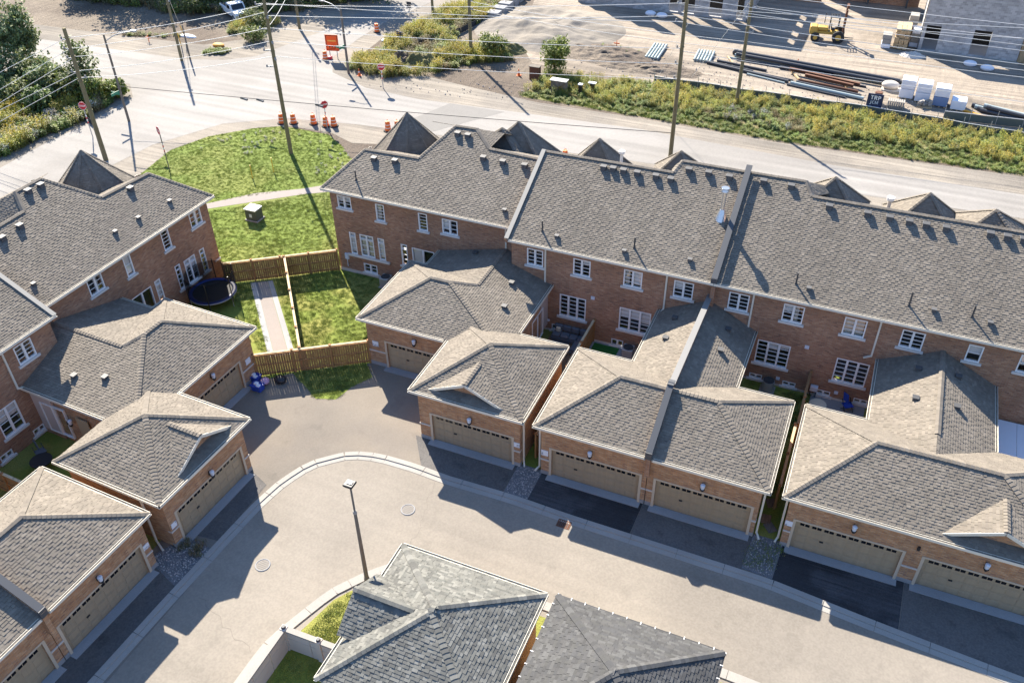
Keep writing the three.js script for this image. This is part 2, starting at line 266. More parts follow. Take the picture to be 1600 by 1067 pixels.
// box vents, small vents and plumbing pipes that stand on a roof plane
function roofBits(house, planeY, vents, smalls, pipes) {
  for (const [x, z] of vents) { const y = planeY(x, z); part(house, 'roof_vent', [box(x - .17, x + .17, y - .15, y + .19, z - .15, z + .17)], MAT.vent); part(house, 'vent_lid', rbox(x - .21, x + .21, y + .19, y + .25, z - .19, z + .21, .02), MAT.ventLid); }
  for (const [x, z] of smalls) { const y = planeY(x, z); part(house, 'exhaust_vent', [box(x - .11, x + .11, y - .1, y + .14, z - .1, z + .1), box(x - .14, x + .14, y + .14, y + .18, z - .13, z + .13)], MAT.vent); }
  for (const [x, z, h = .75] of pipes) { const y = planeY(x, z); part(house, 'plumbing_pipe', [cyl(V(x, y - .1, z), V(x, y + h, z), .05), cyl(V(x, y - .05, z), V(x, y + .12, z), .1, .06)], MAT.pipe); }
}

// windows: matrix maps x right, y up, z out of the wall
const wallFrontM = z => new THREE.Matrix4().makeTranslation(0, 0, z);
function windowAt(house, M, [x, y, w, h], { cols = 2, rows = 4, sill = true, blind = 0, transom = 0, frameW = .07, sash = .05, back = 'room', sillMat = MAT.sill, name = 'window' } = {}) {
  const ap = g => { g.applyMatrix4(M); return g; }, F = [], d0 = -.1, d1 = .02;
  F.push(box(x, x + w, y, y + frameW, d0, d1), box(x, x + w, y + h - frameW, y + h, d0, d1), box(x, x + frameW, y + frameW, y + h - frameW, d0, d1), box(x + w - frameW, x + w, y + frameW, y + h - frameW, d0, d1));
  const cw = w / cols;
  for (let i = 1; i < cols; i++) F.push(box(x + i * cw - .06, x + i * cw + .06, y + frameW, y + h - frameW, d0, d1 - .003));
  for (let c = 0; c < cols; c++) { const a = x + c * cw + (c ? .06 : frameW), b = x + (c + 1) * cw - (c < cols - 1 ? .06 : frameW); for (let k = 1; k < rows; k++) { const yy = y + frameW + (h - 2 * frameW) * k / rows; F.push(box(a, b, yy - .014, yy + .014, -.07, -.03)); }
    if (transom) F.push(box(a, b, y + h * (1 - transom) - .03, y + h * (1 - transom) + .03, d0, d1 - .005)); }
  const win = part(house, name, F.map(ap), MAT.white);
  for (let c = 0; c < cols; c++) { const a = x + c * cw + (c ? .06 : frameW), b = x + (c + 1) * cw - (c < cols - 1 ? .06 : frameW); part(win, 'pane', ap(box(a, b, y + frameW, y + h - frameW, -.078, -.072)), MAT.glass);
    const bl = Array.isArray(blind) ? blind[c] : blind; if (bl > 0) { const G = [], y1 = y + h - frameW, y0 = y1 - (h - 2 * frameW) * bl; for (let k = 0, N = Math.round((y1 - y0) / .075); k < N; k++) G.push(bar(V(a, y1 - (k + .5) * .075, -.16), V(b, y1 - (k + .5) * .075, -.16), .05, .066)); part(win, 'blind', G.map(ap), MAT.blind); }
    else if (bl < 0) part(win, 'curtain', ap(box(a, a + (b - a) * -bl, y + frameW, y + h - frameW, -.2, -.17)), MAT.curtain);
  }
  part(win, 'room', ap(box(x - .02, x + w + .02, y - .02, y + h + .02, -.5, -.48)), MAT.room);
  if (sill) part(win, 'sill', ap(box(x - .14, x + w + .14, y - .14, y - .004, -.12, .12)), sillMat);
  return win;
}
// a wall in the plane z = z1 (thickness goes back), with rectangular openings
function wallWithHoles(x0, x1, y0, yTop, z1, holes, t = .28) {
  const s = new THREE.Shape([[x0, y0], [x1, y0], [x1, yTop], [x0, yTop]].map(p => new THREE.Vector2(...p)));
  for (const [x, y, w, h] of holes) s.holes.push(new THREE.Path([[x, y], [x, y + h], [x + w, y + h], [x + w, y]].map(p => new THREE.Vector2(...p))));
  const g = new THREE.ExtrudeGeometry(s, { depth: t, bevelEnabled: false }); g.translate(0, 0, z1 - t); return g;
}
function garageDoor(g, x0, x1, z, h = 2.05, { seed = 1 } = {}) {
  const n = 4, ph = h / n, w = x1 - x0, dz = z - .12;
  const dm = MAT.doors[Math.abs(Math.round(x0 * 7)) % 3], d = part(g, 'garage_door', box(x0, x1, .02, h, dz - .06, dz - .03), dm);
  for (let i = 0; i < n; i++) {
    const y0 = .02 + i * ph, y1 = y0 + ph - .012, P = [box(x0, x1, y0, y1, dz - .03, dz)];
    for (let c = 0; c < 8; c++) { const a = x0 + .12 + c * (w - .24) / 8 + .05, b = x0 + .12 + (c + 1) * (w - .24) / 8 - .05; if (i < n - 1) P.push(rbox(a, b, y0 + .07, y1 - .07, dz - .01, dz + .02, .012)); }
    part(d, 'door_panel', P, dm);
  }
  const y0 = h - ph + .17, y1 = h - .17;
  for (let c = 0; c < 8; c++) { const a = x0 + .16 + c * (w - .32) / 8, cw = (w - .32) / 8; for (const k of [0, 1]) part(d, 'door_window', box(a + cw * (.1 + .42 * k), a + cw * (.46 + .42 * k), y0, y1, dz - .01, dz + .006), MAT.paneDark); }
  part(d, 'handle', box((x0 * .72 + x1 * .28) - .09, (x0 * .72 + x1 * .28) + .09, .92, 1.0, dz, dz + .04), MAT.black);
  part(g, 'door_frame', [box(x0 - .14, x0 - .002, 0, h + .1, z - .1, z + .03), box(x1 + .002, x1 + .14, 0, h + .1, z - .1, z + .03), box(x0 - .002, x1 + .002, h + .003, h + .1, z - .1, z + .028)], MAT.trim);
  part(g, 'threshold', box(x0 - .2, x1 + .2, 0, .06, z - .1, z + .42), MAT.concreteGrey);
}
function coachLamp(g, x, y, z) {
  const l = part(g, 'wall_lamp', [box(x - .08, x + .08, y - .32, y - .06, z, z + .05), cyl(V(x, y - .3, z + .04), V(x, y - .3, z + .2), .03), cyl(V(x, y - .44, z + .2), V(x, y - .3, z + .2), .06, .13, 12)], MAT.black);
  part(l, 'lamp_shade', [cyl(V(x, y - .26, z + .2), V(x, y - .02, z + .2), .09, .125, 14), new THREE.SphereGeometry(.125, 14, 8, 0, 7, 0, 1.5).scale(1, .6, 1).translate(x, y - .02, z + .2)], MAT.plastic);
}
const plaqueTex = (() => { const t = tex(128, 1, (u, v) => { const line = (a, b, s) => v > a && v < b && u > .22 && u < .78 && noise(u, v, 26, s) > .45; return line(.55, .72, 3) || line(.36, .46, 4) || line(.2, .26, 5) ? [.3, .31, .34] : [.7, .71, .73]; }); t.repeat.set(1, 1); return t; })();
function plaque(g, x, y, z, s = .44) { const p = new THREE.BoxGeometry(s, s * .95, .03); p.translate(x, y, z + .03); p.userData.uvDone = true; part(g, 'number_plaque', p.toNonIndexed(), PLQ); }
const PLQ = std(0xffffff, .6, { map: plaqueTex });
function gutterRun(h, pts) { for (let i = 0; i < pts.length - 1; i++) { const a = pts[i], b = pts[i + 1], d = b.clone().sub(a).normalize(); part(h, 'gutter', [bar(a.clone().addScaledVector(d, -.05), b.clone().addScaledVector(d, .05), .13, .035).translate(0, -.09, 0), ...[-.065, .065].map(k => { const s = V(-d.z, 0, d.x).multiplyScalar(k); return bar(a.clone().add(s), b.clone().add(s), .02, .16).translate(0, -.02, 0); })], MAT.gutter); } }
function downspout(h, x, z, y1, y0 = .1, kick = 0, kx = 0) { const G = [box(x - .05, x + .05, y0, y1, z - .04, z + .04)]; if (kick) G.push(bar(V(x, y0 + .05, z), V(x + kx, y0 - .05, z + kick), .09, .08)); part(h, 'downspout', G, MAT.gutter); }
// gable dormer on the front slope of a garage roof: tip at x, facing +z
function dormerGeo(x, half, yTip, yBase, zFace, zBack, zEave) {
  const tip = V(x, yTip, zFace + .3), ov = .3, L = V(x - half, yBase, zFace + ov), Rr = V(x + half, yBase, zFace + ov), back = V(x, yTip, zBack), lb = V(x - half, yBase, zBack), rb = V(x + half, yBase, zBack);
  return { planes: [[L, tip, back, lb].map(p => p.clone()), [Rr, rb, back, tip].map(p => p.clone())], ridge: [tip, back], rake: [[L, tip], [Rr, tip]], face: [V(x - half + .28, yBase - .05, zFace), V(x + half - .28, yBase - .05, zFace), V(x, yTip - .17, zFace)] };
}

// ---------------------------------------------------------------- garages with their rear wings
const YE = 3.65;
function rake(h, list, mat = MAT.gutter) { for (const [a, b] of list) part(h, 'rake_board', bar(a.clone().add(V(0, -.08, .01)), b.clone().add(V(0, -.08, .01)), .04, .17), mat); }
function piers(g, spans, z, mat = MAT.stone) { for (const [a, b] of spans) { part(g, 'stone_band', box(a - .02, b + .02, 1.12, 1.2, z - .2, z + .05), mat); part(g, 'foundation', box(a - .01, b + .01, 0, .28, z - .2, z + .02), MAT.concreteGrey); } }

// a hip roof over a rectangle; sl, sr are the slopes of the left and right ends (0 = wall there), s that of front and back
function hipPlanes(x0, x1, zf, zb, ye, s, sl, sr) {
  const zr = (zf + zb) / 2, H = (zf - zb) / 2 * s, yr = ye + H, xa = sl ? x0 + H / sl : x0, xb = sr ? x1 - H / sr : x1;
  const A = V(xa, yr, zr), B = V(xb, yr, zr), FL = V(x0, ye, zf), FR = V(x1, ye, zf), BL = V(x0, ye, zb), BR = V(x1, ye, zb);
  const planes = [[FL, FR, B, A], [BR, BL, A, B]].map(p => p.map(q => q.clone())); if (sl) planes.push([FL.clone(), A.clone(), BL.clone()]); if (sr) planes.push([FR.clone(), BR.clone(), B.clone()]);
  const ridges = []; if (A.distanceTo(B) > .05) ridges.push([A, B]); if (sl) ridges.push([FL, A], [BL, A]); if (sr) ridges.push([FR, B], [BR, B]);
  return { planes, ridges, A, B, yr, zr };
}
function garageWalls(g, x0, x1, zf, zb, doors, { mat = MAT.brickWarm, sides = 'lrb', y1 = YE - .06 } = {}) {
  part(g, 'wall', [wallWithHoles(x0, x1, 0, y1, zf, doors.map(([a, b]) => [a, 0, b - a, 2.07])), ...(sides.includes('l') ? [box(x0, x0 + .28, 0, y1, zb, zf - .282)] : []), ...(sides.includes('r') ? [box(x1 - .28, x1, 0, y1, zb, zf - .282)] : []), ...(sides.includes('b') ? [box(x0 + .282, x1 - .282, 0, y1, zb, zb + .28)] : [])], mat);
}
function soffit(g, x0, x1, zf, zb) { part(g, 'soffit', box(x0 + .02, x1 - .02, YE - .1, YE - .07, zb + .02, zf - .02), MAT.soffit); }

// ---- right-hand row: garage pair under one hip, split by a raised party wall
{
  const ZF = -31.75, ZB = -38.9, X0 = -12.72, X1 = -.35, XM = -6.45, ZW = -44.42;
  const H = hipPlanes(X0, X1, ZF, ZB, YE, .5, .5, .5), ry = YE + 1.5, mk = (a, b, label, seed) => {
    const left = a < -7, g = thing('garage', label, 'garage', [(a + b) / 2, 0, (ZF + ZB) / 2], { group: 'brick garages with tan doors round the lane' });
    garageWalls(g, left ? -12.36 : XM + .02, left ? XM - .02 : -.7, -32, ZB + .36, [left ? [-11.75, -6.85] : [-5.95, -1.05]], { sides: left ? 'lb' : 'rb' });
    const pl = left ? [[H.planes[0][0], V(XM, YE, ZF), V(XM, H.yr, H.zr), H.A], [V(XM, YE, ZB), V(X0, YE, ZB), H.A, V(XM, H.yr, H.zr)], H.planes[2]] : [[V(XM, YE, ZF), V(X1, YE, ZF), H.B, V(XM, H.yr, H.zr)], [V(X1, YE, ZB), V(XM, YE, ZB), V(XM, H.yr, H.zr), H.B], H.planes[3]];
    pl.push(left ? [V(-9.45, YE, ZW), V(-9.45, YE, ZB - .0), V(-9.45 + 2.98, ry - .01, H.zr), V(-6.47, ry - .01, ZW)] : [V(-3.42, YE, ZB), V(-3.42, YE, ZW), V(-6.43, ry, ZW), V(-6.43, ry, H.zr)]);
    if (left) pl[3] = [V(-9.45, YE, ZW), V(-9.45, YE, H.zr), V(XM, ry, H.zr), V(XM, ry, ZW)]; else pl[3] = [V(-3.42, YE, H.zr), V(-3.42, YE, ZW), V(XM, ry, ZW), V(XM, ry, H.zr)];
    shingledRoof(g, pl, left ? [[V(X0, YE, ZF), H.A], [V(X0, YE, ZB), H.A], [H.A, V(XM, H.yr, H.zr)]] : [[V(X1, YE, ZF), H.B], [V(X1, YE, ZB), H.B], [H.B, V(XM, H.yr, H.zr)]], { singles: 300, seed });
    soffit(g, left ? X0 : XM + .02, left ? XM - .02 : X1, ZF, ZB);
    part(g, 'rear_wing', left ? box(-9.15, XM - .02, 0, YE - .06, ZW - .03, ZB + .3) : box(XM + .02, -3.72, 0, YE - .06, ZW - .03, ZB + .3), MAT.siding);
    gutterRun(g, left ? [V(XM - .2, YE, ZF), V(X0, YE, ZF), V(X0, YE, ZB), V(-9.45, YE, ZB), V(-9.45, YE, ZW + .03)] : [V(XM + .25, YE, ZF), V(X1, YE, ZF), V(X1, YE, ZB), V(-3.42, YE, ZB), V(-3.42, YE, ZW + .03)]);
    const d = left ? [-11.75, -6.85] : [-5.95, -1.05]; garageDoor(g, d[0], d[1], -32);
    piers(g, left ? [[-12.36, -11.9], [-6.7, XM - .03]] : [[XM + .03, -6.1], [-.9, -.7]], -32);
    coachLamp(g, left ? -9.55 : -3.55, 2.85, -32); if (left) plaque(g, -12.14, 1.68, -32, .4);
    for (const z of [-40.8, -42.9]) { const x = left ? -8.1 : -4.9, y = YE + .5 * (left ? x + 9.45 : -3.42 - x); part(g, 'roof_vent', box(x - .14, x + .14, y - .1, y + .15, z - .14, z + .14), MAT.vent); part(g, 'vent_lid', box(x - .17, x + .17, y + .15, y + .19, z - .16, z + .17), MAT.ventLid); }
    downspout(g, left ? -12.55 : -.55, left ? -32.3 : -32.2, YE - .1, .15, .35, left ? -.15 : .2);
    if (left) { // the raised party wall, capped in sheet metal
      const w = part(g, 'party_wall', [bar(V(XM, YE + .1, ZF - .02), V(XM, H.yr + .12, H.zr + .02), .24, .28), bar(V(XM, ry + .12, H.zr + .3), V(XM, ry + .12, ZW), .22, .28), box(XM - .12, XM + .12, 2.3, YE + .1, -31.98, -31.76)], MAT.brick);
      part(w, 'wall_cap', [bar(V(XM, YE + .38, ZF - .05), V(XM, H.yr + .4, H.zr - .1), .34, .07), bar(V(XM, H.yr + .36, H.zr + .12), V(XM, H.yr + .36, H.zr - .32), .33, .07), box(XM - .175, XM + .175, YE - .06, YE + .4, ZF - .12, ZF + .03)], MAT.cap);
      part(w, 'wall_cap', bar(V(XM, ry + .42, H.zr - .3), V(XM, ry + .42, ZW), .34, .06), MAT.capMid);
    }
    return g;
  };
  mk(-12.36, XM, 'brick garage left of the grey party wall, fresh black asphalt before its door', 21);
  mk(XM, -.7, 'brick garage right of the grey party wall, beside the gap with stepping slabs', 22);
}
// ---- right-hand row: wide double garage with dormer at the right edge
{
  const ZF = -31.75, ZB = -38.9, X0 = .3, X1 = 13.1, ZW = -44.42, H = hipPlanes(X0, X1, ZF, ZB, YE, .5, .5, .5), xl = 3.45, xr = 9.72, xm = 6.58, ry = YE + .5 * (xr - xl) / 2;
  const g = thing('garage', 'wide brick garage with two tan doors and a gabled dormer, at the right edge', 'garage', [6.7, 0, -35.3], { group: 'brick garages with tan doors round the lane' });
  garageWalls(g, X0 + .36, X1 - .36, -32, ZB + .36, [[1.15, 6.1], [7.1, 12.05]]);
  const D = dormerGeo(9.75, 2.5, 4.95, 3.78, -32.42, -35.2, ZF);
  shingledRoof(g, [...H.planes, [V(xl, YE, ZW), V(xl, YE, H.zr), V(xm, ry, H.zr), V(xm, ry, ZW)], [V(xr, YE, H.zr), V(xr, YE, ZW), V(xm, ry, ZW), V(xm, ry, H.zr)], ...D.planes], [...H.ridges, [V(xm, ry, ZW), V(xm, ry, -37.3)], [D.ridge[0], V(9.75, 4.95, -34.2)]], { singles: 300, seed: 23 });
  part(g, 'dormer_face', polyGeo(D.face), MAT.brickWarm); rake(g, D.rake);
  soffit(g, X0, X1, ZF, ZB); part(g, 'rear_wing', box(xl + .3, xr - .3, 0, YE - .06, ZW - .03, ZB + .3), MAT.siding);
  gutterRun(g, [V(X1, YE, ZF), V(X0, YE, ZF), V(X0, YE, ZB), V(xl, YE, ZB), V(xl, YE, ZW + .03)]); gutterRun(g, [V(xr, YE, ZB), V(xr, YE, ZW + .03)]);
  garageDoor(g, 1.15, 6.1, -32); garageDoor(g, 7.1, 12.05, -32); piers(g, [[.68, 1], [6.26, 6.94]], -32); coachLamp(g, 3.75, 3.0, -32); coachLamp(g, 9.55, 3.02, -32); plaque(g, .85, 1.75, -32, .36);
  for (const z of [-40.3, -42.9]) for (const x of [5.5, 7.5]) { const y = YE + .5 * (x < xm ? x - xl : xr - x); part(g, 'roof_vent', box(x - .14, x + .14, y - .1, y + .15, z - .14, z + .14), MAT.vent); part(g, 'vent_lid', box(x - .17, x + .17, y + .15, y + .19, z - .16, z + .17), MAT.ventLid); }
  downspout(g, .52, -32.3, YE - .1, .15, .3, -.1);
  part(g, 'outdoor_socket', box(6.62, 6.74, 2.5, 2.72, -32, -31.9), MAT.black);
}
// ---- right-hand row: garage with dormer, in front of the corner garage
{
  const ZF = -31.75, ZB = -38.8, X0 = -20.2, X1 = -13.35, H = hipPlanes(X0, X1, ZF, ZB, YE, .5, .512, .512), D = dormerGeo(-16.9, 2.3, 4.85, 3.8, -32.42, -35, ZF);
  const g = thing('garage', 'small brick garage with pyramid roof and gabled dormer, at the kerb bend', 'garage', [-16.75, 0, -35.3], { group: 'brick garages with tan doors round the lane' });
  garageWalls(g, X0 + .4, X1 - .25, -32, ZB + .36, [[-19, -14.1]]);
  shingledRoof(g, [...H.planes, ...D.planes], [...H.ridges, [D.ridge[0], V(-16.9, 4.85, -34.3)]], { singles: 300, seed: 24 });
  part(g, 'dormer_face', polyGeo(D.face), MAT.brickWarm); rake(g, D.rake); soffit(g, X0, X1, ZF, ZB);
  gutterRun(g, [V(X0, YE, ZB + 2), V(X0, YE, ZF), V(X1, YE, ZF), V(X1, YE, ZB), V(-16.4, YE, ZB)]);
  garageDoor(g, -19, -14.1, -32); piers(g, [[-19.8, -19.15], [-13.95, -13.6]], -32); coachLamp(g, -16.55, 2.75, -32); plaque(g, -13.78, 1.66, -32, .34); downspout(g, -13.5, -32.3, YE - .1, .15, .3, .15);
}
// ---- right-hand row: corner garage behind it, with the wing to the first house
{
  const ZF = -36.5, ZB = -43.5, X0 = -26.4, X1 = -16.5, ZW = -45.45, H = hipPlanes(X0, X1, ZF, ZB, YE, .5, .5, .343), xm = -20.2, xl = -25.2, ry = YE + .343 * (X1 - xm);
  const g = thing('garage', 'corner brick garage beside the cedar fence, half hidden by the dormer garage', 'garage', [-21.4, 0, -40], { group: 'brick garages with tan doors round the lane' });
  garageWalls(g, X0 + .4, X1 - .3, -36.82, ZB + .36, [[-24.65, -19.75]]);
  shingledRoof(g, [...H.planes, [V(X1, YE, ZB), V(X1, YE, ZW), V(xm, ry, ZW), V(xm, ry, -40.96)], [V(xl, YE, ZW), V(xl, YE, -40.2), V(xm, ry, -40.2), V(xm, ry, ZW)]], [[V(X0, YE, ZF), H.A], [V(X0, YE, ZB), H.A], [H.A, H.B], [V(X1, YE, ZF), H.B], [H.B, V(xm, ry, -40.96)], [V(xm, ry, -40.96), V(xm, ry, ZW)]], { singles: 300, seed: 25 });
  soffit(g, X0, X1, ZF, ZB); part(g, 'rear_wing', box(xl + .3, X1 - .3, .5, YE - .06, ZW - .03, ZB + .3), MAT.siding);
  gutterRun(g, [V(-20.4, YE, ZF), V(X0, YE, ZF), V(X0, YE, ZB), V(xl, YE, ZB), V(xl, YE, ZW + .05)]); gutterRun(g, [V(X1, YE, -38.9), V(X1, YE, ZW + .05)]);
  garageDoor(g, -24.65, -19.75, -36.82); piers(g, [[-26, -24.8]], -36.82); coachLamp(g, -22.55, 2.95, -36.82); plaque(g, -25.45, 1.75, -36.82, .42);
  for (const [x, z] of [[-18.6, -42.6], [-18.1, -40.3]]) { const y = YE + .343 * (X1 - x); part(g, 'roof_vent', box(x - .14, x + .14, y - .1, y + .15, z - .14, z + .14), MAT.vent); part(g, 'vent_lid', box(x - .17, x + .17, y + .15, y + .19, z - .16, z + .17), MAT.ventLid); }
  { const x = -22.2, z = -44.9, y = YE + .254 * (x - xl); part(g, 'roof_vent', box(x - .14, x + .14, y - .1, y + .15, z - .14, z + .14), MAT.vent); part(g, 'vent_lid', box(x - .17, x + .17, y + .15, y + .19, z - .16, z + .17), MAT.ventLid); }
  // patio door in the right-hand side of the wing
  const M = new THREE.Matrix4().makeRotationY(Math.PI / 2).setPosition(X1 - .3 + .03, 0, 0);
  windowAt(g, M, [41.6, .35, 1.9, 2.1], { cols: 2, rows: 1, sill: false, name: 'patio_door' });
}
// ---- left-hand row (its own axes: x along the row, z towards the lane)
{
  const ZF = -33.0, ZB = -40.2, X1 = 32.0, X0 = 21.95, ZW = -41.55, H = hipPlanes(X0, X1, ZF, ZB, YE, .5, .355, .5), xm = 26, ry = YE + .355 * (xm - X0), xr = 30.9;
  const g = thing('garage', 'corner brick garage of the left row, blue recycling boxes at its tan door', 'garage', [27, 0, -36.6], { left: true, group: 'brick garages with tan doors round the lane' });
  garageWalls(g, X0 + .4, X1 - .4, -33.3, ZB + .36, [[25.35, 30.25]]);
  shingledRoof(g, [...H.planes, [V(X0, YE, -42.2), V(X0, YE, ZB), V(xm, ry, -37.32), V(xm, ry, -42.85)], [V(xr, YE, -37.2), V(xr, YE, -42.85), V(xm, ry, -42.85), V(xm, ry, -37.2)]], [[V(X1, YE, ZF), H.B], [V(X1, YE, ZB), H.B], [H.A, H.B], [V(X0, YE, ZF), H.A], [H.A, V(xm, ry, -37.32)], [V(xm, ry, -37.32), V(xm, ry, -42.85)]], { singles: 300, seed: 31 });
  soffit(g, X0, X1, ZF, ZB); part(g, 'rear_wing', box(X0 + .3, xr - .3, .35, YE - .06, -42.83, ZB + .3), MAT.siding); part(g, 'wing_foundation', box(X0 + .32, xr - .32, 0, .35, -42.83, ZB + .3), MAT.brick);
  gutterRun(g, [V(25.2, YE, ZF), V(X1, YE, ZF), V(X1, YE, ZB), V(xr, YE, ZB), V(xr, YE, -42.8)]); gutterRun(g, [V(X0, YE, -35.2), V(X0, YE, ZW + .05)]);
  garageDoor(g, 25.35, 30.25, -33.3); piers(g, [[30.4, 31.6]], -33.3); coachLamp(g, 28, 2.95, -33.3); plaque(g, 31, 1.66, -33.3, .42);
  for (const [x, z] of [[23.5, -38.8], [24, -36.9]]) { const y = YE + .355 * (x - X0); part(g, 'roof_vent', box(x - .14, x + .14, y - .1, y + .15, z - .14, z + .14), MAT.vent); part(g, 'vent_lid', box(x - .17, x + .17, y + .15, y + .19, z - .16, z + .17), MAT.ventLid); }
  const M = new THREE.Matrix4().makeRotationY(-Math.PI / 2).setPosition(X0 + .27, 0, 0);
  windowAt(g, M, [-40.9, .4, 1.9, 2.2], { cols: 2, rows: 1, sill: false, name: 'patio_door', blind: [0, -.4] });
  part(g, 'side_door', box(X0 + .24, X0 + .3, .4, 2.45, -38.1, -37.2), MAT.door); coachLamp(g, X0 + .1, 2.2, -38.7);
}
{
  const ZF = -28.1, ZB = -35.2, X0 = 18.5, X1 = 25.3, H = hipPlanes(X0, X1, ZF, ZB, YE, .5, .52, .52), D = dormerGeo(22.3, 2.2, 4.9, 3.75, -28.8, -31.4, ZF);
  const g = thing('garage', 'brick garage of the left row with a gabled dormer, second up from the bottom', 'garage', [21.9, 0, -31.6], { left: true, group: 'brick garages with tan doors round the lane' });
  garageWalls(g, X0 + .36, X1 - .4, -28.45, ZB + .36, [[19.5, 24.4]]);
  shingledRoof(g, [...H.planes, ...D.planes], [...H.ridges, [D.ridge[0], V(22.3, 4.9, -30.6)]], { singles: 300, seed: 32 });
  part(g, 'dormer_face', polyGeo(D.face), MAT.brickWarm); rake(g, D.rake); soffit(g, X0, X1, ZF, ZB);
  gutterRun(g, [V(X1, YE, ZB), V(X1, YE, ZF), V(X0, YE, ZF), V(X0, YE, ZB)]); garageDoor(g, 19.5, 24.4, -28.45); piers(g, [[18.86, 19.35], [24.55, 24.9]], -28.45); coachLamp(g, 22.1, 2.6, -28.45); plaque(g, 19.12, 1.5, -28.45, .36); downspout(g, 18.66, -29.6, YE - .1, .15, .7, -.3);
}
{
  const ZF = -28.2, ZB = -35.4, X1 = 17.95, XM = 11.72, X0 = 5.5, H = hipPlanes(X0, X1, ZF, ZB, YE, .5, .5, .5);
  for (const right of [1, 0]) {
    const a = right ? XM + .02 : X0 + .36, b = right ? X1 - .36 : XM - .02, P = V(XM, H.yr, H.zr);
    const g = thing('garage', right ? 'brick garage with a pale hip roof end, third down the left row' : 'brick garage cut by the bottom left corner of the photo', 'garage', [(a + b) / 2, 0, H.zr], { left: true, group: 'brick garages with tan doors round the lane' });
    garageWalls(g, a, b, -28.55, ZB + .36, [right ? [12.15, 17.05] : [6.3, 11.2]], { sides: right ? 'rb' : 'lb' });
    shingledRoof(g, right ? [[V(XM, YE, ZF), V(X1, YE, ZF), H.B, P], [V(X1, YE, ZB), V(XM, YE, ZB), P, H.B], H.planes[3]] : [[V(X0, YE, ZF), V(XM, YE, ZF), P, H.A], [V(XM, YE, ZB), V(X0, YE, ZB), H.A, P], H.planes[2]], right ? [[V(X1, YE, ZF), H.B], [V(X1, YE, ZB), H.B], [H.B, P]] : [[V(X0, YE, ZF), H.A], [V(X0, YE, ZB), H.A], [H.A, P]], { singles: 300, seed: 33 + right });
    soffit(g, right ? XM + .02 : X0, right ? X1 : XM - .02, ZF, ZB); gutterRun(g, right ? [V(XM + .25, YE, ZF), V(X1, YE, ZF), V(X1, YE, ZB), V(XM, YE, ZB)] : [V(XM - .25, YE, ZF), V(X0, YE, ZF)]);
    garageDoor(g, right ? 12.15 : 6.3, right ? 17.05 : 11.2, -28.55); piers(g, right ? [[17.2, 17.58], [XM + .03, 12]] : [[11.35, XM - .03]], -28.55); coachLamp(g, right ? 14.6 : 8.8, 2.75, -28.55); if (right) { plaque(g, 17.36, 1.72, -28.55, .34);
      const w = part(g, 'party_wall', [bar(V(XM, YE + .1, ZF - .02), V(XM, H.yr + .12, H.zr + .02), .24, .28), box(XM - .12, XM + .12, 2.3, YE + .1, -28.53, ZF - .02)], MAT.brickWarm); part(w, 'wall_cap', [bar(V(XM, YE + .38, ZF - .05), V(XM, H.yr + .4, H.zr - .1), .34, .07), box(XM - .175, XM + .175, YE - .06, YE + .4, ZF - .12, ZF + .03)], MAT.cap); }
  }
}
// ---- two garages at the bottom, seen from behind
{
  const X0 = -15.3, X1 = -8.2, ZB = -22.15, ZF = -14.85, H = hipPlanes(X0, X1, ZF, ZB, YE, .5, .5, .5);
  const g = thing('garage', 'grey-roofed garage at the bottom edge behind the street lamp, dormer facing left', 'garage', [-11.75, 0, -18.5]);
  part(g, 'wall', [box(X0 + .36, X1 - .36, 0, YE - .08, ZB + .36, ZB + .64), box(X0 + .36, X1 - .36, 0, YE - .08, ZF - .64, ZF - .36), box(X0 + .36, X0 + .64, 0, YE - .08, ZB + .642, ZF - .642), box(X1 - .64, X1 - .36, 0, YE - .08, ZB + .642, ZF - .642)], MAT.brick);
  const tip = V(-15.45, 5.0, -18.4), back = V(-11.6, 5.0, -18.4), a = V(-15.45, 3.95, -16.75), b = V(-15.45, 3.95, -20.05), ab = V(-11.6, 3.95, -16.75), bb = V(-11.6, 3.95, -20.05);
  shingledRoof(g, [...H.planes, [a, ab, back, tip].map(p => p.clone()), [b, tip, back, bb].map(p => p.clone())], [...H.ridges, [tip, V(-12.6, 5, -18.4)]], { tones: TONES_GREY, singles: 300, seed: 41 });
  part(g, 'dormer_face', polyGeo([V(-15.2, 3.9, -16.95), V(-15.2, 3.9, -19.85), V(-15.2, 4.85, -18.4)]), MAT.brick); soffit(g, X0, X1, ZF, ZB); gutterRun(g, [V(X0, YE, ZF), V(X0, YE, ZB), V(X1, YE, ZB), V(X1, YE, ZF)]);
}
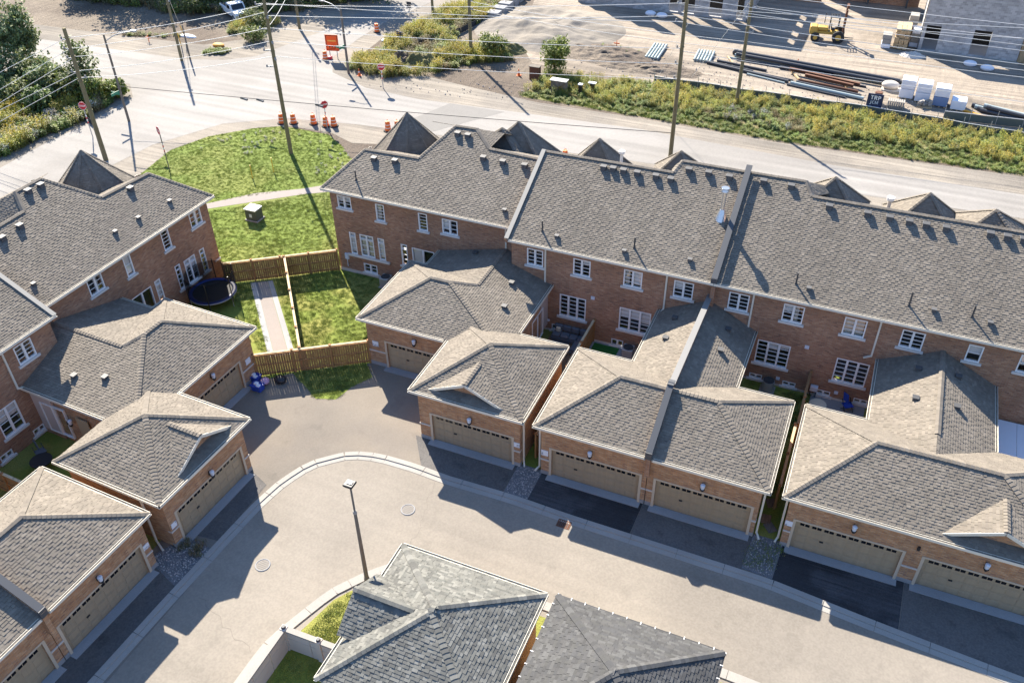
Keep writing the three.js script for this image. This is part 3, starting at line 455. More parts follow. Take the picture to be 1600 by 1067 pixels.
{
  const X0 = -7.75, X1 = -.5, ZB = -22.3, ZF = -15, H = hipPlanes(X0, X1, ZF, ZB, YE, .5, .5, .5);
  const g = thing('garage', 'dark-shingled garage at the bottom edge with a black eave', 'garage', [-4.1, 0, -18.6]);
  part(g, 'wall', [box(X0 + .36, X1 - .36, 0, YE - .08, ZB + .36, ZB + .64), box(X0 + .36, X1 - .36, 0, YE - .08, ZF - .64, ZF - .36), box(X0 + .36, X0 + .64, 0, YE - .08, ZB + .642, ZF - .642), box(X1 - .64, X1 - .36, 0, YE - .08, ZB + .642, ZF - .642)], MAT.cedarPale);
  shingledRoof(g, H.planes, H.ridges, { tones: TONES_DARK, singles: 300, seed: 42, deckMat: MAT.pipe }); soffit(g, X0, X1, ZF, ZB);
  const eave = [V(X0, YE, ZF), V(X0, YE, ZB), V(X1, YE, ZB), V(X1, YE, ZF)];
  for (let i = 0; i < 3; i++) { part(g, 'gutter', bar(eave[i].clone().add(V(0, -.05, 0)), eave[i + 1].clone().add(V(0, -.05, 0)), .14, .1), MAT.black); const L = eave[i].distanceTo(eave[i + 1]), d = eave[i + 1].clone().sub(eave[i]).normalize(), s = V(-d.z, 0, d.x); for (let k = 0; k <= L; k += .62) { const c = eave[i].clone().addScaledVector(d, k); part(g, 'gutter_clip', bar(c.clone().addScaledVector(s, -.09), c.clone().addScaledVector(s, .09), .035, .03).translate(0, .02, 0), MAT.white); } }
}

// ---------------------------------------------------------------- townhouses
function frontPeak(list, x, y, z, w, s = .75, dz = 3.2) {   // a pyramid roof that stands over a bay on the street side
  const a = V(x, y, z), h = w * s, c = [V(x - w, y - h, z + dz), V(x + w, y - h, z + dz), V(x + w, y - h, z - dz), V(x - w, y - h, z - dz)];
  for (let i = 0; i < 4; i++) list.push([c[i].clone(), c[(i + 1) % 4].clone(), a.clone()]); return c.map(q => [q, a, .12]);
}
function turret(list, x, y, z, R, h, n = 8) { const a = V(x, y, z), r = []; for (let i = 0; i < n; i++) { const p = k => V(x + R * Math.cos((k + .5) * 2 * Math.PI / n), y - h, z + R * Math.sin((k + .5) * 2 * Math.PI / n)); list.push([p(i), p(i + 1), a.clone()]); r.push([p(i), a, .1]); } return r; }
const houseLabelGroup = 'brick townhouses in rows';
// A: end house of the row, its rear wall 1.1 m behind its neighbour's
{
  const WZ = -45.5, EZ = -45.1, EY = 6.8, XL = -33.6, XR = -19.5;
  const h = thing('townhouse', 'end brick townhouse next to the lawn and cedar fence, utility pole shadow at its corner', 'townhouse', [-26.5, 0, -50], { group: houseLabelGroup });
  const W = { a1: [-33.03, 5.35, 1.1, .98], a2: [-29.98, 4.95, .68, 1.32], a3: [-26.67, 4.93, .68, 1.34], a4: [-24.87, 5.1, 1.15, 1.12], l1: [-32.45, 1.68, .52, 1.8], l2: [-31.6, 1.69, 1.12, 1.8], l3: [-30.12, 1.69, .52, 1.8], l4: [-28.27, 1.72, .5, 1.72], pd: [-27.4, .6, 1.75, 2.75], b: [-31.55, .33, 1.11, .74] };
  part(h, 'wall', [wallWithHoles(XL, XR, 0, EY - .12, WZ, Object.values(W)), box(XL, XL + .28, 0, EY - .12, -51.6, WZ - .282), box(XR - .28, XR, 0, EY - .12, -51.6, WZ - .282), box(XL + .282, XR - .282, 0, EY - .12, -51.6, -51.3), cyl(V(-32.2, 0, -54.6), V(-32.2, 5.3, -54.6), 2.1, 2.1, 8), box(-28, -20, 0, 5.6, -56, -51.62)], MAT.brick);
  const M = wallFrontM(WZ);
  windowAt(h, M, W.a1, { cols: 2, rows: 3, blind: [.5, .55] }); windowAt(h, M, W.a2, { cols: 1, rows: 5, blind: -.5 }); windowAt(h, M, W.a3, { cols: 1, rows: 5 }); windowAt(h, M, W.a4, { cols: 2, rows: 3, blind: [.85, 0] });
  windowAt(h, M, W.l1, { cols: 1, rows: 4, transom: .2, sill: false, blind: .95 }); windowAt(h, M, W.l2, { cols: 2, rows: 4, transom: .2, sill: false, blind: [-.95, -.9] }); windowAt(h, M, W.l3, { cols: 1, rows: 4, transom: .2, sill: false, blind: .95 });
  windowAt(h, M, W.l4, { cols: 1, rows: 4, transom: .2 }); windowAt(h, M, W.pd, { cols: 2, rows: 1, sill: false, blind: [.9, 0], name: 'patio_door' }); windowAt(h, M, W.b, { cols: 2, rows: 2 });
  part(h, 'stone_band', box(-32.75, -29.3, 1.5, 1.66, WZ - .1, WZ + .12), MAT.sill); part(h, 'foundation', box(XL - .02, XR, 0, .26, WZ - .1, WZ + .03), MAT.stone);
  part(h, 'meter_box', [box(-33.02, -32.72, 1.15, 1.6, WZ, WZ + .12), cyl(V(-32.9, .5, WZ + .05), V(-32.9, 1.2, WZ + .05), .03)], MAT.plastic);
  const P = [[V(-34.02, 6.8, EZ), V(XR + .1, 6.8, EZ), V(XR + .1, 9.32, -50.14), V(-23.41, 9.38, -50.25), V(-24.93, 10.02, -51.52), V(-26.51, 10, -51.48), V(-28.02, 8.57, -48.64), V(-32.23, 8.52, -48.54)],
    [V(-34.02, 6.8, EZ), V(-32.23, 8.52, -48.54), V(-34.02, 6.8, -52)], [V(-32.23, 8.52, -48.54), V(-28.02, 8.57, -48.64), V(-28.02, 6.6, -52.6), V(-32.23, 6.55, -52.5)], [V(-28.02, 8.57, -48.64), V(-26.51, 10, -51.48), V(-30.5, 6.2, -58.9), V(-30.5, 6.2, -48.7)],
    [V(-24.93, 10.02, -51.52), V(-23.41, 9.38, -50.25), V(-23.41, 9.38, -52.8)], [V(XR + .1, 9.32, -50.14), V(-23.41, 9.38, -50.25), V(-23.41, 6.5, -56), V(XR + .1, 6.5, -56)]];
  P.push([V(-26.51, 10, -51.48), V(-24.93, 10.02, -51.52), V(-23.41, 9.38, -52.8), V(-23.41, 8.1, -55.3), V(-30.5, 8.1, -55.3)]);
  const R = [[V(-34.02, 6.8, EZ), V(-32.23, 8.52, -48.54)], [V(-32.23, 8.52, -48.54), V(-28.02, 8.57, -48.64)], [V(-28.02, 8.57, -48.64), V(-26.51, 10, -51.48)], [V(-26.51, 10, -51.48), V(-24.93, 10.02, -51.52)], [V(-24.93, 10.02, -51.52), V(-23.41, 9.38, -50.25)], [V(-23.41, 9.38, -50.25), V(XR + .1, 9.32, -50.14)]];
  R.push(...turret(P, -32.2, 8.75, -54.6, 3.35, 3.5), ...frontPeak(P, -24.1, 9.2, -53.9, 3.3, .85, 2.2), ...frontPeak(P, -23.2, 9.45, -54.8, 2.8, 1, 1.8));
  shingledRoof(h, P, R, { seed: 51 });
  const py = (x, z) => 6.8 + .5 * (EZ - z);
  roofBits(h, py, [[-31.18, -47.88], [-29.59, -48], [-23.52, -49.41], [-22.07, -49.38], [-26.08, -50.82], [-25.3, -50.81], [-20.5, -49.4]], [[-20.57, -46.14]], [[-31.74, -46.21]]);
  part(h, 'soffit', box(-34, XR, EY - .12, EY - .08, WZ, EZ - .02), MAT.soffit); gutterRun(h, [V(XR, EY, EZ), V(-34.02, EY, EZ), V(-34.02, EY, -52)]);
  downspout(h, -20.2, WZ + .05, EY - .2, 4.6);
}
// B and C: middle of the row, flush with each other, a raised party wall between
function rowHouse(label, x0, x1, W, roofPts, ridges, extra) {
  const WZ = -44.4, EZ = -43.95, EY = 6.67, h = thing('townhouse', label, 'townhouse', [(x0 + x1) / 2, 0, -49.5], { group: houseLabelGroup });
  part(h, 'wall', [wallWithHoles(x0, x1, 0, EY - .12, WZ, W.map(w => w[0])), box(x0, x0 + .28, 0, EY - .12, -54.6, WZ - .282), box(x1 - .28, x1, 0, EY - .12, -54.6, WZ - .282), box(x0 + .282, x1 - .282, 0, EY - .12, -54.6, -54.3)], MAT.brick);
  for (const [r, o] of W) windowAt(h, wallFrontM(WZ), r, o);
  part(h, 'foundation', box(x0, x1, 0, .16, WZ - .1, WZ + .025), MAT.stone);
  const P = roofPts(EY, EZ), R = ridges(EY, EZ); extra(h, P, R, WZ, EY, EZ);
  part(h, 'soffit', box(x0, x1, EY - .12, EY - .08, WZ, EZ - .02), MAT.soffit); gutterRun(h, [V(x1, EY, EZ), V(x0, EY, EZ)]); return h;
}
const two = (b, rows = 4) => ({ cols: 2, rows, blind: b }), three = b => ({ cols: 3, rows: 5, blind: b }), base2 = { cols: 2, rows: 1, frameW: .06 };
rowHouse('middle brick townhouse with steel flue pipe on its roof, left of the dark party wall', -19.35, -6.3,
  [[[-18.27, 4.88, 1.1, 1.22], two(0)], [[-15.14, 4.88, 1.14, 1.2], two([0, .3])], [[-11.84, 4.88, 1.18, 1.2], two([-.6, .9])], [[-8.69, 4.9, 1.2, 1.18], two([.5, 0])], [[-15.98, 1.45, 1.8, 1.7], three(0)], [[-11.93, 1.5, 2.05, 1.7], three([.45, .5, .6])], [[-16.49, .16, .78, .45], base2], [[-12.33, .1, .8, .48], base2]],
  (y, z) => [[V(-19.45, y, z), V(-6.3, y, z), V(-6.3, y + 3.7, z - 7.4), V(-10.42, y + 3.7, z - 7.4), V(-10.76, y + 3.25, z - 6.5), V(-16.26, y + 3.2, z - 6.4), V(-19.45, y + 3.2, z - 6.4)], [V(-19.45, y + 3.2, z - 6.4), V(-10.76, y + 3.25, z - 6.5), V(-10.76, y - .5, z - 13), V(-19.45, y - .5, z - 13)], [V(-10.42, y + 3.7, z - 7.4), V(-6.3, y + 3.7, z - 7.4), V(-6.3, y, z - 13.5), V(-12.5, y, z - 13.5)], [V(-10.76, y + 3.25, z - 6.5), V(-10.42, y + 3.7, z - 7.4), V(-12.4, y + .2, z - 13)]],
  (y, z) => [[V(-19.45, y + 3.2, z - 6.4), V(-10.76, y + 3.25, z - 6.5)], [V(-10.76, y + 3.25, z - 6.5), V(-10.42, y + 3.7, z - 7.4)], [V(-10.42, y + 3.7, z - 7.4), V(-6.4, y + 3.7, z - 7.4)]],
  (h, P, R, WZ, EY, EZ) => {
    R.push(...frontPeak(P, -17.1, 9.2, -54.8, 2.4, 1.15, 1.9), ...frontPeak(P, -11.35, 9.25, -54.9, 2.1, 1.05, 1.9));
    shingledRoof(h, P, R, { seed: 52 }); const py = (x, z) => EY + .5 * (EZ - z);
    roofBits(h, py, [[-15.18, -49.84], [-14.55, -49.86], [-13.86, -49.86], [-12.95, -49.87], [-11.73, -49.88], [-10.76, -49.84], [-9.86, -50.7], [-8.62, -50.71], [-7.31, -50.69]], [[-16.42, -44.76], [-12.02, -44.72], [-8.05, -45.02]], [[-17.46, -44.96], [-11.51, -45.1]]);
    { const x = -7.06, z = -48.1, y = py(x, z); const f = part(h, 'flue', [cyl(V(x, y - .1, z), V(x, y + 1.75, z), .13, .13, 16), cyl(V(x, y - .25, z), V(x, y + .55, z), .42, .14, 16)], MAT.steel); part(f, 'flue_cap', [cyl(V(x, y + 1.7, z), V(x, y + 1.78, z), .2, .2, 16), cyl(V(x, y + 1.78, z), V(x, y + 1.92, z), .25, .21, 16), cyl(V(x, y + 1.92, z), V(x, y + 1.98, z), .12, .24, 16)], MAT.steel); }
    { const f = part(h, 'flue', cyl(V(-15.07, 6, -53.5), V(-15.07, 9.05, -53.5), .1, .1, 12), MAT.white); part(f, 'flue_cap', cyl(V(-15.07, 9.05, -53.5), V(-15.07, 9.25, -53.5), .2, .22, 12), MAT.white); }
    part(h, 'gable_step', bar(V(-19.5, EY - .12, EZ), V(-19.5, EY + 3.08, EZ - 6.4), .2, .3), MAT.brick); part(h, 'gable_cap', bar(V(-19.5, EY + .1, EZ + .03), V(-19.5, EY + 3.3, EZ - 6.4), .28, .06), MAT.capLight);
    downspout(h, -17.0, WZ + .05, EY - .15, 3.3); downspout(h, -9.15, WZ + .05, EY - .15, 3.75, .25, -.1); part(h, 'wall_vent', box(-13.86, -13.62, 3.3, 3.52, WZ, WZ + .05), MAT.plastic); part(h, 'wall_vent', box(-16.85, -16.65, .75, .9, WZ, WZ + .06), MAT.plastic);
    const w = part(h, 'party_wall', [bar(V(-6.3, EY, EZ), V(-6.3, EY + 3.72, EZ - 7.44), .24, .3), box(-6.42, -6.18, 4.2, EY - .05, WZ + .005, EZ - .02)], MAT.brick);
    part(w, 'wall_cap', [bar(V(-6.3, EY + .38, EZ + .02), V(-6.3, EY + 4.12, EZ - 7.46), .36, .07), box(-6.48, -6.12, EY - .16, EY + .4, EZ - .06, EZ + .07)], MAT.cap);
  });
rowHouse('long brick townhouse right of the dark party wall, running out of the photo', -6.28, 19.5,
  [[[-5.37, 4.9, 1.2, 1.2], two(0)], [[-2.2, 4.9, 1.18, 1.2], two([.5, -.5])], [[1.2, 4.89, 1.22, 1.2], two([-1, -.9])], [[4.28, 4.9, 1.2, 1.18], two(0)], [[7.69, 4.95, .76, 1.1], { cols: 1, rows: 2, blind: .6 }], [[10.25, 4.95, 1.1, 1.15], two([.7, .7], 2)], [[-3.25, 1.45, 1.95, 1.72], three([0, .35, .2])], [[1.35, 1.45, 1.85, 1.7], three(0)], [[-3.36, .2, .78, .34], base2], [[-1.34, .2, .79, .34], base2], [[.68, .18, .82, .34], base2], [[2.85, .2, .8, .34], base2], [[14, 4.9, 1.2, 1.2], two(0)]],
  (y, z) => [[V(-6.28, y, z), V(19.5, y, z), V(19.5, y + 3.35, z - 6.7), V(5.95, y + 3.35, z - 6.7), V(5.3, y + 3.3, z - 6.6), V(-2.24, y + 3.27, z - 6.54), V(-2.84, y + 3.72, z - 7.44), V(-6.28, y + 3.7, z - 7.4)], [V(-2.24, y + 3.27, z - 6.54), V(19.5, y + 3.35, z - 6.7), V(19.5, y, z - 13.2), V(-2.24, y, z - 13.2)], [V(-6.28, y + 3.7, z - 7.4), V(-2.84, y + 3.72, z - 7.44), V(-.6, y + .5, z - 13.5), V(-6.28, y + .5, z - 13.5)], [V(-2.84, y + 3.72, z - 7.44), V(-2.24, y + 3.27, z - 6.54), V(-.6, y + .5, z - 13.3)]],
  (y, z) => [[V(-6.2, y + 3.7, z - 7.4), V(-2.84, y + 3.72, z - 7.44)], [V(-2.84, y + 3.72, z - 7.44), V(-2.24, y + 3.27, z - 6.54)], [V(-2.24, y + 3.27, z - 6.54), V(5.3, y + 3.3, z - 6.6)], [V(5.3, y + 3.3, z - 6.6), V(19.5, y + 3.35, z - 6.7)]],
  (h, P, R, WZ, EY, EZ) => {
    R.push(...frontPeak(P, -1.28, 9.35, -54.7, 2.4, 1, 2.2), ...frontPeak(P, 4.35, 9.35, -54.7, 2.4, 1, 2.2), ...frontPeak(P, 8.15, 9.05, -54.6, 2.6, .8, 2.4)); shingledRoof(h, P, R, { seed: 53 });
    const py = (x, z) => EY + .5 * (EZ - z);
    roofBits(h, py, [[-5.24, -50.8], [-3.58, -50.8], [-1.15, -49.93], [1.03, -49.91], [2.25, -49.9], [3.33, -49.87], [4.24, -49.87], [5.31, -49.89], [7.6, -50.02], [8.47, -50.02], [9.3, -50.03]], [[-1.09, -44.79], [5.52, -45.04], [8.35, -44.98]], [[-1.84, -44.96], [4.24, -45.06, .9], [7.44, -45.16]]);
    { const f = part(h, 'flue', cyl(V(2.17, 6, -53.5), V(2.17, 9.05, -53.5), .11, .11, 12), MAT.stone); part(f, 'flue_cap', cyl(V(2.17, 9.05, -53.5), V(2.17, 9.25, -53.5), .22, .24, 12), MAT.white); }
    downspout(h, -3.95, WZ + .05, EY - .15, 3.35, .3, -.2); downspout(h, 3.1, WZ + .05, EY - .15, 3.8, .2, -.4); part(h, 'wall_vent', box(-.55, -.3, 3.3, 3.52, WZ, WZ + .05), MAT.plastic); for (const x of [-1.75, 1.7]) part(h, 'wall_vent', box(x, x + .22, .5, .7, WZ, WZ + .06), MAT.plastic);
    part(h, 'electricity_meter', [rbox(9.05, 9.4, 1.3, 1.85, WZ, WZ + .16, .04), cyl(V(9.22, 1.5, WZ + .1), V(9.22, 1.5, WZ + .28), .12)], MAT.galv);
  });
// D: end house of the left row; E beside it, further forward
{
  const WZ = -42.85, EZ = -42.45, EY = 6.47, XL = 25, XR = 39.75;
  const h = thing('townhouse', 'brick end townhouse of the left row behind the trampoline, turret roof on its far side', 'townhouse', [32.4, 0, -48], { left: true, group: houseLabelGroup });
  const W = [[[37.93, 4.95, 1.1, 1.12], two([-.4, -.6], 3)], [[35.24, 4.67, .7, 1.43], { cols: 1, rows: 5 }], [[31.89, 4.62, .62, 1.55], { cols: 1, rows: 2, blind: .95 }], [[28.96, 4.98, 1.15, 1.15], two([0, -.5], 3)], [[35.6, 1.33, .48, 1.9], { cols: 1, rows: 5, transom: .2 }], [[36.46, 1.31, 1.08, 1.85], { cols: 2, rows: 4, transom: .22, blind: [.8, .75] }], [[38.01, 1.31, .48, 1.85], { cols: 1, rows: 5, transom: .2 }], [[33.66, 1.5, .5, 1.7], { cols: 1, rows: 4, transom: .2, blind: .9 }], [[31.62, .7, 1.7, 2.4], { cols: 2, rows: 1, sill: false, name: 'patio_door' }]];
  part(h, 'wall', [wallWithHoles(XL, XR, 0, EY - .12, WZ, W.map(w => w[0])), box(XL, XL + .28, 0, EY - .12, -49.3, WZ - .282), box(XR - .28, XR, 0, EY - .12, -49.3, WZ - .282), box(XL + .282, XR - .282, 0, EY - .12, -49.3, -49), cyl(V(38.3, 0, -52), V(38.3, 5.3, -52), 2.1, 2.1, 8)], MAT.brick);
  for (const [r, o] of W) windowAt(h, wallFrontM(WZ), r, o);
  part(h, 'stone_band', box(39.2, XR + .02, 1.5, 1.62, WZ - .1, WZ + .06), MAT.sill); part(h, 'meter_box', box(34.6, 34.85, .6, .9, WZ, WZ + .12), MAT.plastic);
  const P = [[V(XL - .3, EY, EZ), V(40.17, EY, EZ), V(38.35, 8.28, -46.07), V(34.42, 8.38, -46.27), V(32.79, 9.86, -49.24), V(30.86, 9.86, -49.24), V(30.07, 9.2, -47.92), V(XL - .3, 9.12, -47.75)],
    [V(40.17, EY, EZ), V(40.17, EY, -49.6), V(38.35, 8.28, -46.07)], [V(38.35, 8.28, -46.07), V(34.42, 8.38, -46.27), V(34.42, 6.4, -50.3), V(38.35, 6.3, -50.1)], [V(34.42, 8.38, -46.27), V(32.79, 9.86, -49.24), V(36.7, 6.3, -56.3), V(36.7, 6.3, -46.4)], [V(30.86, 9.86, -49.24), V(30.07, 9.2, -47.92), V(28, 7.47, -48), V(28, 7.47, -54)], [V(30.07, 9.2, -47.92), V(XL - .3, 9.12, -47.75), V(XL - .3, 6, -54), V(30.07, 6, -54)], [V(32.79, 9.86, -49.24), V(30.86, 9.86, -49.24), V(28, 7.47, -54), V(36.7, 7.4, -54)]];
  const pk = P[0], R = []; for (let i = 1; i < 7; i++) R.push([pk[i].clone(), pk[i + 1].clone()]);
  R.push(...turret(P, 38.3, 8.8, -52, 3.35, 3.5), ...frontPeak(P, 27.6, 9.1, -50.6, 2.8, 1, 2.5));
  shingledRoof(h, P, R, { seed: 54 }); roofBits(h, (x, z) => EY + .5 * (EZ - z), [[31.41, -48.8], [32.32, -48.74], [36.32, -45.7], [29.01, -47.15], [27.63, -47.04]], [[37.45, -43.68], [34.78, -43.84], [32.81, -43.88], [26.41, -43.84]], []);
  part(h, 'soffit', box(XL, 40.1, EY - .12, EY - .08, WZ, EZ - .02), MAT.soffit); gutterRun(h, [V(XL, EY, EZ), V(40.17, EY, EZ), V(40.17, EY, -49.6)]);
}
{
  const WZ = -41.5, EZ = -41.1, EY = 6.6, XL = 8, XR = 25;
  const h = thing('townhouse', 'brick townhouse cut by the left edge, standing forward of its neighbour', 'townhouse', [17, 0, -47], { left: true, group: houseLabelGroup });
  const W = [[[22.44, 4.88, 1.15, 1.2], two(0)], [[19.95, 1.39, 1.4, 1.84], { cols: 2, rows: 4, blind: [.5, .45] }], [[21.5, .25, .8, .42], base2], [[19.2, .2, .8, .42], base2], [[18.4, 4.88, 1.15, 1.2], two(0)]];
  part(h, 'wall', [wallWithHoles(XL, XR, 0, EY - .12, WZ, W.map(w => w[0])), box(XL, XL + .28, 0, EY, -54, WZ - .282), box(XR - .28, XR, 0, EY - .12, -54, WZ - .282)], MAT.brick);
  for (const [r, o] of W) windowAt(h, wallFrontM(WZ), r, o);
  shingledRoof(h, [[V(XL, EY, EZ), V(25.25, EY, EZ), V(25.25, EY + 3.2, EZ - 6.4), V(XL, EY + 3.2, EZ - 6.4)], [V(XL, EY + 3.2, EZ - 6.4), V(25.25, EY + 3.2, EZ - 6.4), V(25.25, EY, EZ - 12.8), V(XL, EY, EZ - 12.8)]], [[V(XL, EY + 3.2, EZ - 6.4), V(25.2, EY + 3.2, EZ - 6.4)]], { seed: 55 });
  part(h, 'gable_step', bar(V(25.12, EY - .2, EZ), V(25.12, EY + 3, EZ - 6.4), .25, .25), MAT.brick); part(h, 'gable_cap', bar(V(25.2, EY + .06, EZ + .03), V(25.2, EY + 3.26, EZ - 6.4), .26, .06), MAT.capLight);
  part(h, 'soffit', box(XL, XR, EY - .12, EY - .08, WZ, EZ - .02), MAT.soffit); gutterRun(h, [V(25.25, EY, EZ), V(XL, EY, EZ)]); downspout(h, 21.75, WZ + .05, EY - .15, 3.7, .1, .3);
  part(h, 'wall_vent', [box(18.3, 18.6, .9, 1.25, WZ, WZ + .12)], MAT.plastic);
}

// ---------------------------------------------------------------- ground
const sheet = (name, pts, y, m, label) => { const o = single(name, label, null, [0, 0, 0], flat(pts, y), m, { kind: 'structure' }); o.castShadow = false; return o; };
sheet('ground', [[-600, 60], [600, 60], [600, -900], [-600, -900]], 0, MAT.soil, 'bare sandy soil round the roads and building site');
sheet('yard_ground', [[-50, -5], [60, -5], [60, -64], [-41, -64], [-41, -56], [-47, -52], [-60, -50], [-60, -5]], .008, MAT.turf, 'ground round the houses');
const LAWN = [[-58.2, -52.2], [-58.9, -56.7], [-57.5, -60.4], [-54.7, -63.4], [-52.2, -65], [-47.1, -65], [-44.4, -63.2], [-42.6, -61.5], [-33.4, -61.5], [-33.4, -45.5], [-37.5, -43.4], [-40.6, -40.8], [-44, -44.3], [-56, -44.8]];
sheet('lawn', LAWN, .016, MAT.turfRough, 'open lawn with a concrete path between the two end houses');
sheet('gravel_shoulder', [[-74, -40], [-57.4, -40], [-57.6, -52.5], [-58, -57], [-56.6, -60.6], [-54.3, -63.8], [-51.9, -65.2], [-47, -65.4], [-44, -64.2], [-40, -65.5], [-20, -67.4], [40, -70], [160, -76], [160, -82], [13, -79.9], [-8, -78.9], [-21, -79.4], [-31.5, -79.3], [-40, -80.5], [-46, -81.5], [-51, -80.5], [-55, -84], [-55.5, -90], [-53.5, -98], [-50, -112], [-48, -170], [-72, -170], [-70, -100], [-70.5, -84], [-74, -80.5], [-84, -79.6], [-100, -78.6], [-160, -78], [-160, -64], [-92, -65], [-79, -65.5], [-74.5, -65.6], [-71.8, -63.4], [-71.4, -58], [-72.2, -52], [-73, -47]], .012, MAT.shoulder, 'gravel shoulders along the roads');
sheet('main_road', [[-70.6, -40], [-61.2, -40], [-62, -50], [-61.2, -57], [-58, -63.3], [-53, -66.6], [-45.6, -68], [-18.2, -70.4], [12.8, -72.2], [40, -73.5], [160, -79], [160, -86], [40, -78.5], [12.9, -76.4], [-2.4, -76.1], [-20.2, -77], [-33, -76.3], [-43.1, -75.6], [-49.6, -76.2], [-55.2, -78.6], [-57.6, -82.5], [-58.1, -89], [-58, -95], [-56.8, -102], [-52, -125], [-45, -170], [-52, -170], [-60, -125], [-63.4, -102.6], [-63, -97], [-63.6, -89.2], [-66, -79.6], [-68.7, -77.3], [-72.8, -76], [-82.2, -75.5], [-99, -74.6], [-160, -74], [-160, -66.4], [-92.4, -67.6], [-83.3, -68.3], [-78.6, -68.1], [-73.6, -67.8], [-70.9, -65.2], [-70.4, -58.6], [-70.9, -53.4]], .02, MAT.road, 'dusty pale asphalt crossroads and street');
sheet('road_patch', [[-42.2, -68.9], [-38.2, -69.2], [-33.6, -75.9], [-39.6, -75.8]], .026, MAT.roadDark, 'darker repaved strip across the street');
sheet('path', [[-58.3, -38.6], [-48.9, -48.9], [-45.6, -51.7], [-42.9, -54], [-40.7, -55.5], [-33.4, -58.6], [-33.4, -59.9], [-41.7, -56.4], [-43.4, -54.9], [-46.6, -52.8], [-49.2, -49.9], [-59, -39.5]], .024, MAT.pinkConcrete, 'concrete footpath across the lawn');
const COURT = [[-33.4, -33], [-31.6, -32.6], [-29, -35], [-26, -36.8], [-19, -36.9], [-19, -32], [20, -32], [20, -28], [-24, -26], [-24.5, -4], [-28.7, -4], [-28.7, -26.2], [-33.4, -26.2]];
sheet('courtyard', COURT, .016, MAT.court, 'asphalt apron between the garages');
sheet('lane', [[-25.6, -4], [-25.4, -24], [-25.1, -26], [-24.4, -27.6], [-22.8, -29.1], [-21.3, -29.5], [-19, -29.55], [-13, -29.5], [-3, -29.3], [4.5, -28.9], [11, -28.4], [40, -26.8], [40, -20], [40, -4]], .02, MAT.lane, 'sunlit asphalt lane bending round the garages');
const drive = (pts, m, label) => sheet('driveway', pts, .026, m, label);
drive([[-20.2, -32], [-13.7, -32], [-13.75, -29.7], [-18.6, -29.7]], MAT.driveMid, 'asphalt driveway of the dormer garage at the kerb bend');
drive([[-12.3, -32], [-6.5, -32], [-6.55, -29.6], [-12.5, -29.7]], MAT.driveBlack, 'fresh black asphalt driveway left of the party wall');
drive([[-6.48, -32], [-.65, -32], [-.75, -29.5], [-6.53, -29.6]], MAT.driveMid, 'worn grey driveway right of the party wall');
drive([[.82, -32], [6.65, -32], [6.6, -28.95], [.6, -29.4]], MAT.driveBlack, 'black asphalt driveway of the wide garage');
drive([[6.68, -32], [13, -32], [13, -28.5], [6.63, -28.95]], MAT.driveMid, 'grey driveway at the right edge');
drive([[-28.6, -20.9], [-28.85, -26.6], [-25.95, -25.4], [-25.9, -21.2]], MAT.driveMid, 'shaded driveway of the left dormer garage');
drive([[-29, -5], [-28.4, -19], [-26.1, -18.2], [-26.1, -5]], MAT.driveMid, 'shaded driveway at the lower left');
sheet('gravel_strip', [[-13.75, -32.2], [-12.3, -32.2], [-12.3, -29.9], [-13.7, -29.9]], .03, MAT.gravel, 'grey gravel strip between two garages');
sheet('gravel_strip', [[-.66, -32.2], [.86, -32.2], [.72, -29.7], [-.8, -29.8]], .03, MAT.gravel, 'weedy gravel strip beside the stepping slabs');
sheet('gravel_strip', [[-28.6, -18.9], [-27.6, -20.9], [-25.85, -20.6], [-25.95, -18]], .03, MAT.gravel, 'gravel strip on the left between driveways');
const GRASSBIT = [[-30.1, -34.0], [-26.3, -36.7], [-25.2, -35.6], [-25.9, -34.3], [-26.2, -32.9], [-27.4, -32.5], [-28.4, -33.1]];
sheet('grass_patch', GRASSBIT, .024, MAT.turf, 'small triangle of grass in front of the cedar fence');
const ISLAND = [[-19.2, -17.5], [-18.5, -20.4], [-17.4, -22.1], [-16.5, -22.9], [-14, -23.4], [-7, -23.4], [-7, -14], [-19, -14]];
sheet('grass_island', ISLAND, .026, MAT.turf, 'grass island round the bottom garages');
sheet('grass_corner', [[-.4, -23.3], [14, -22.6], [14, -10], [-.4, -10]], .026, MAT.turf, 'grass at the bottom right');
const YARD1 = [[-39.9, -40.6], [-33.7, -45.4], [-25.3, -45.4], [-25.3, -43.3], [-26.2, -43.3], [-26.2, -36.9], [-31.2, -33.2]];
sheet('back_lawn', YARD1, .02, MAT.turf, 'fenced back lawns between the end houses');
sheet('garden_path', [[-38.45, -41.65], [-37.75, -42.1], [-31.4, -35.5], [-32.15, -35.0]], .026, MAT.pinkConcrete, 'concrete path down the back garden');
sheet('path_edging', [[-38.75, -41.42], [-38.46, -41.66], [-32.16, -34.99], [-32.45, -34.75]], .025, MAT.concreteGrey, 'stone edging left of the garden path');
sheet('path_edging', [[-37.74, -42.12], [-37.46, -42.32], [-31.1, -35.75], [-31.39, -35.51]], .025, MAT.concreteGrey, 'stone edging right of the garden path');
sheet('patio', [[-16.4, -44.4], [-13.65, -44.4], [-13.65, -39], [-16.4, -39]], .02, MAT.deckWood, 'shaded timber patio with the sofa');
sheet('patio', [[-13.55, -44.4], [-9.4, -44.4], [-9.4, -39], [-13.55, -39]], .02, MAT.concreteGrey, 'paved yard with artificial turf');
sheet('patio', [[.45, -44.4], [3.6, -44.4], [3.6, -38.6], [.45, -38.6]], .02, MAT.concreteGrey, 'grey paved patio with blue chair');
sheet('construction_ground', [[-36, -89], [60, -88], [90, -170], [-36, -170], [-47, -120], [-40, -95]], .01, MAT.track, 'pale trampled ground of the building site');
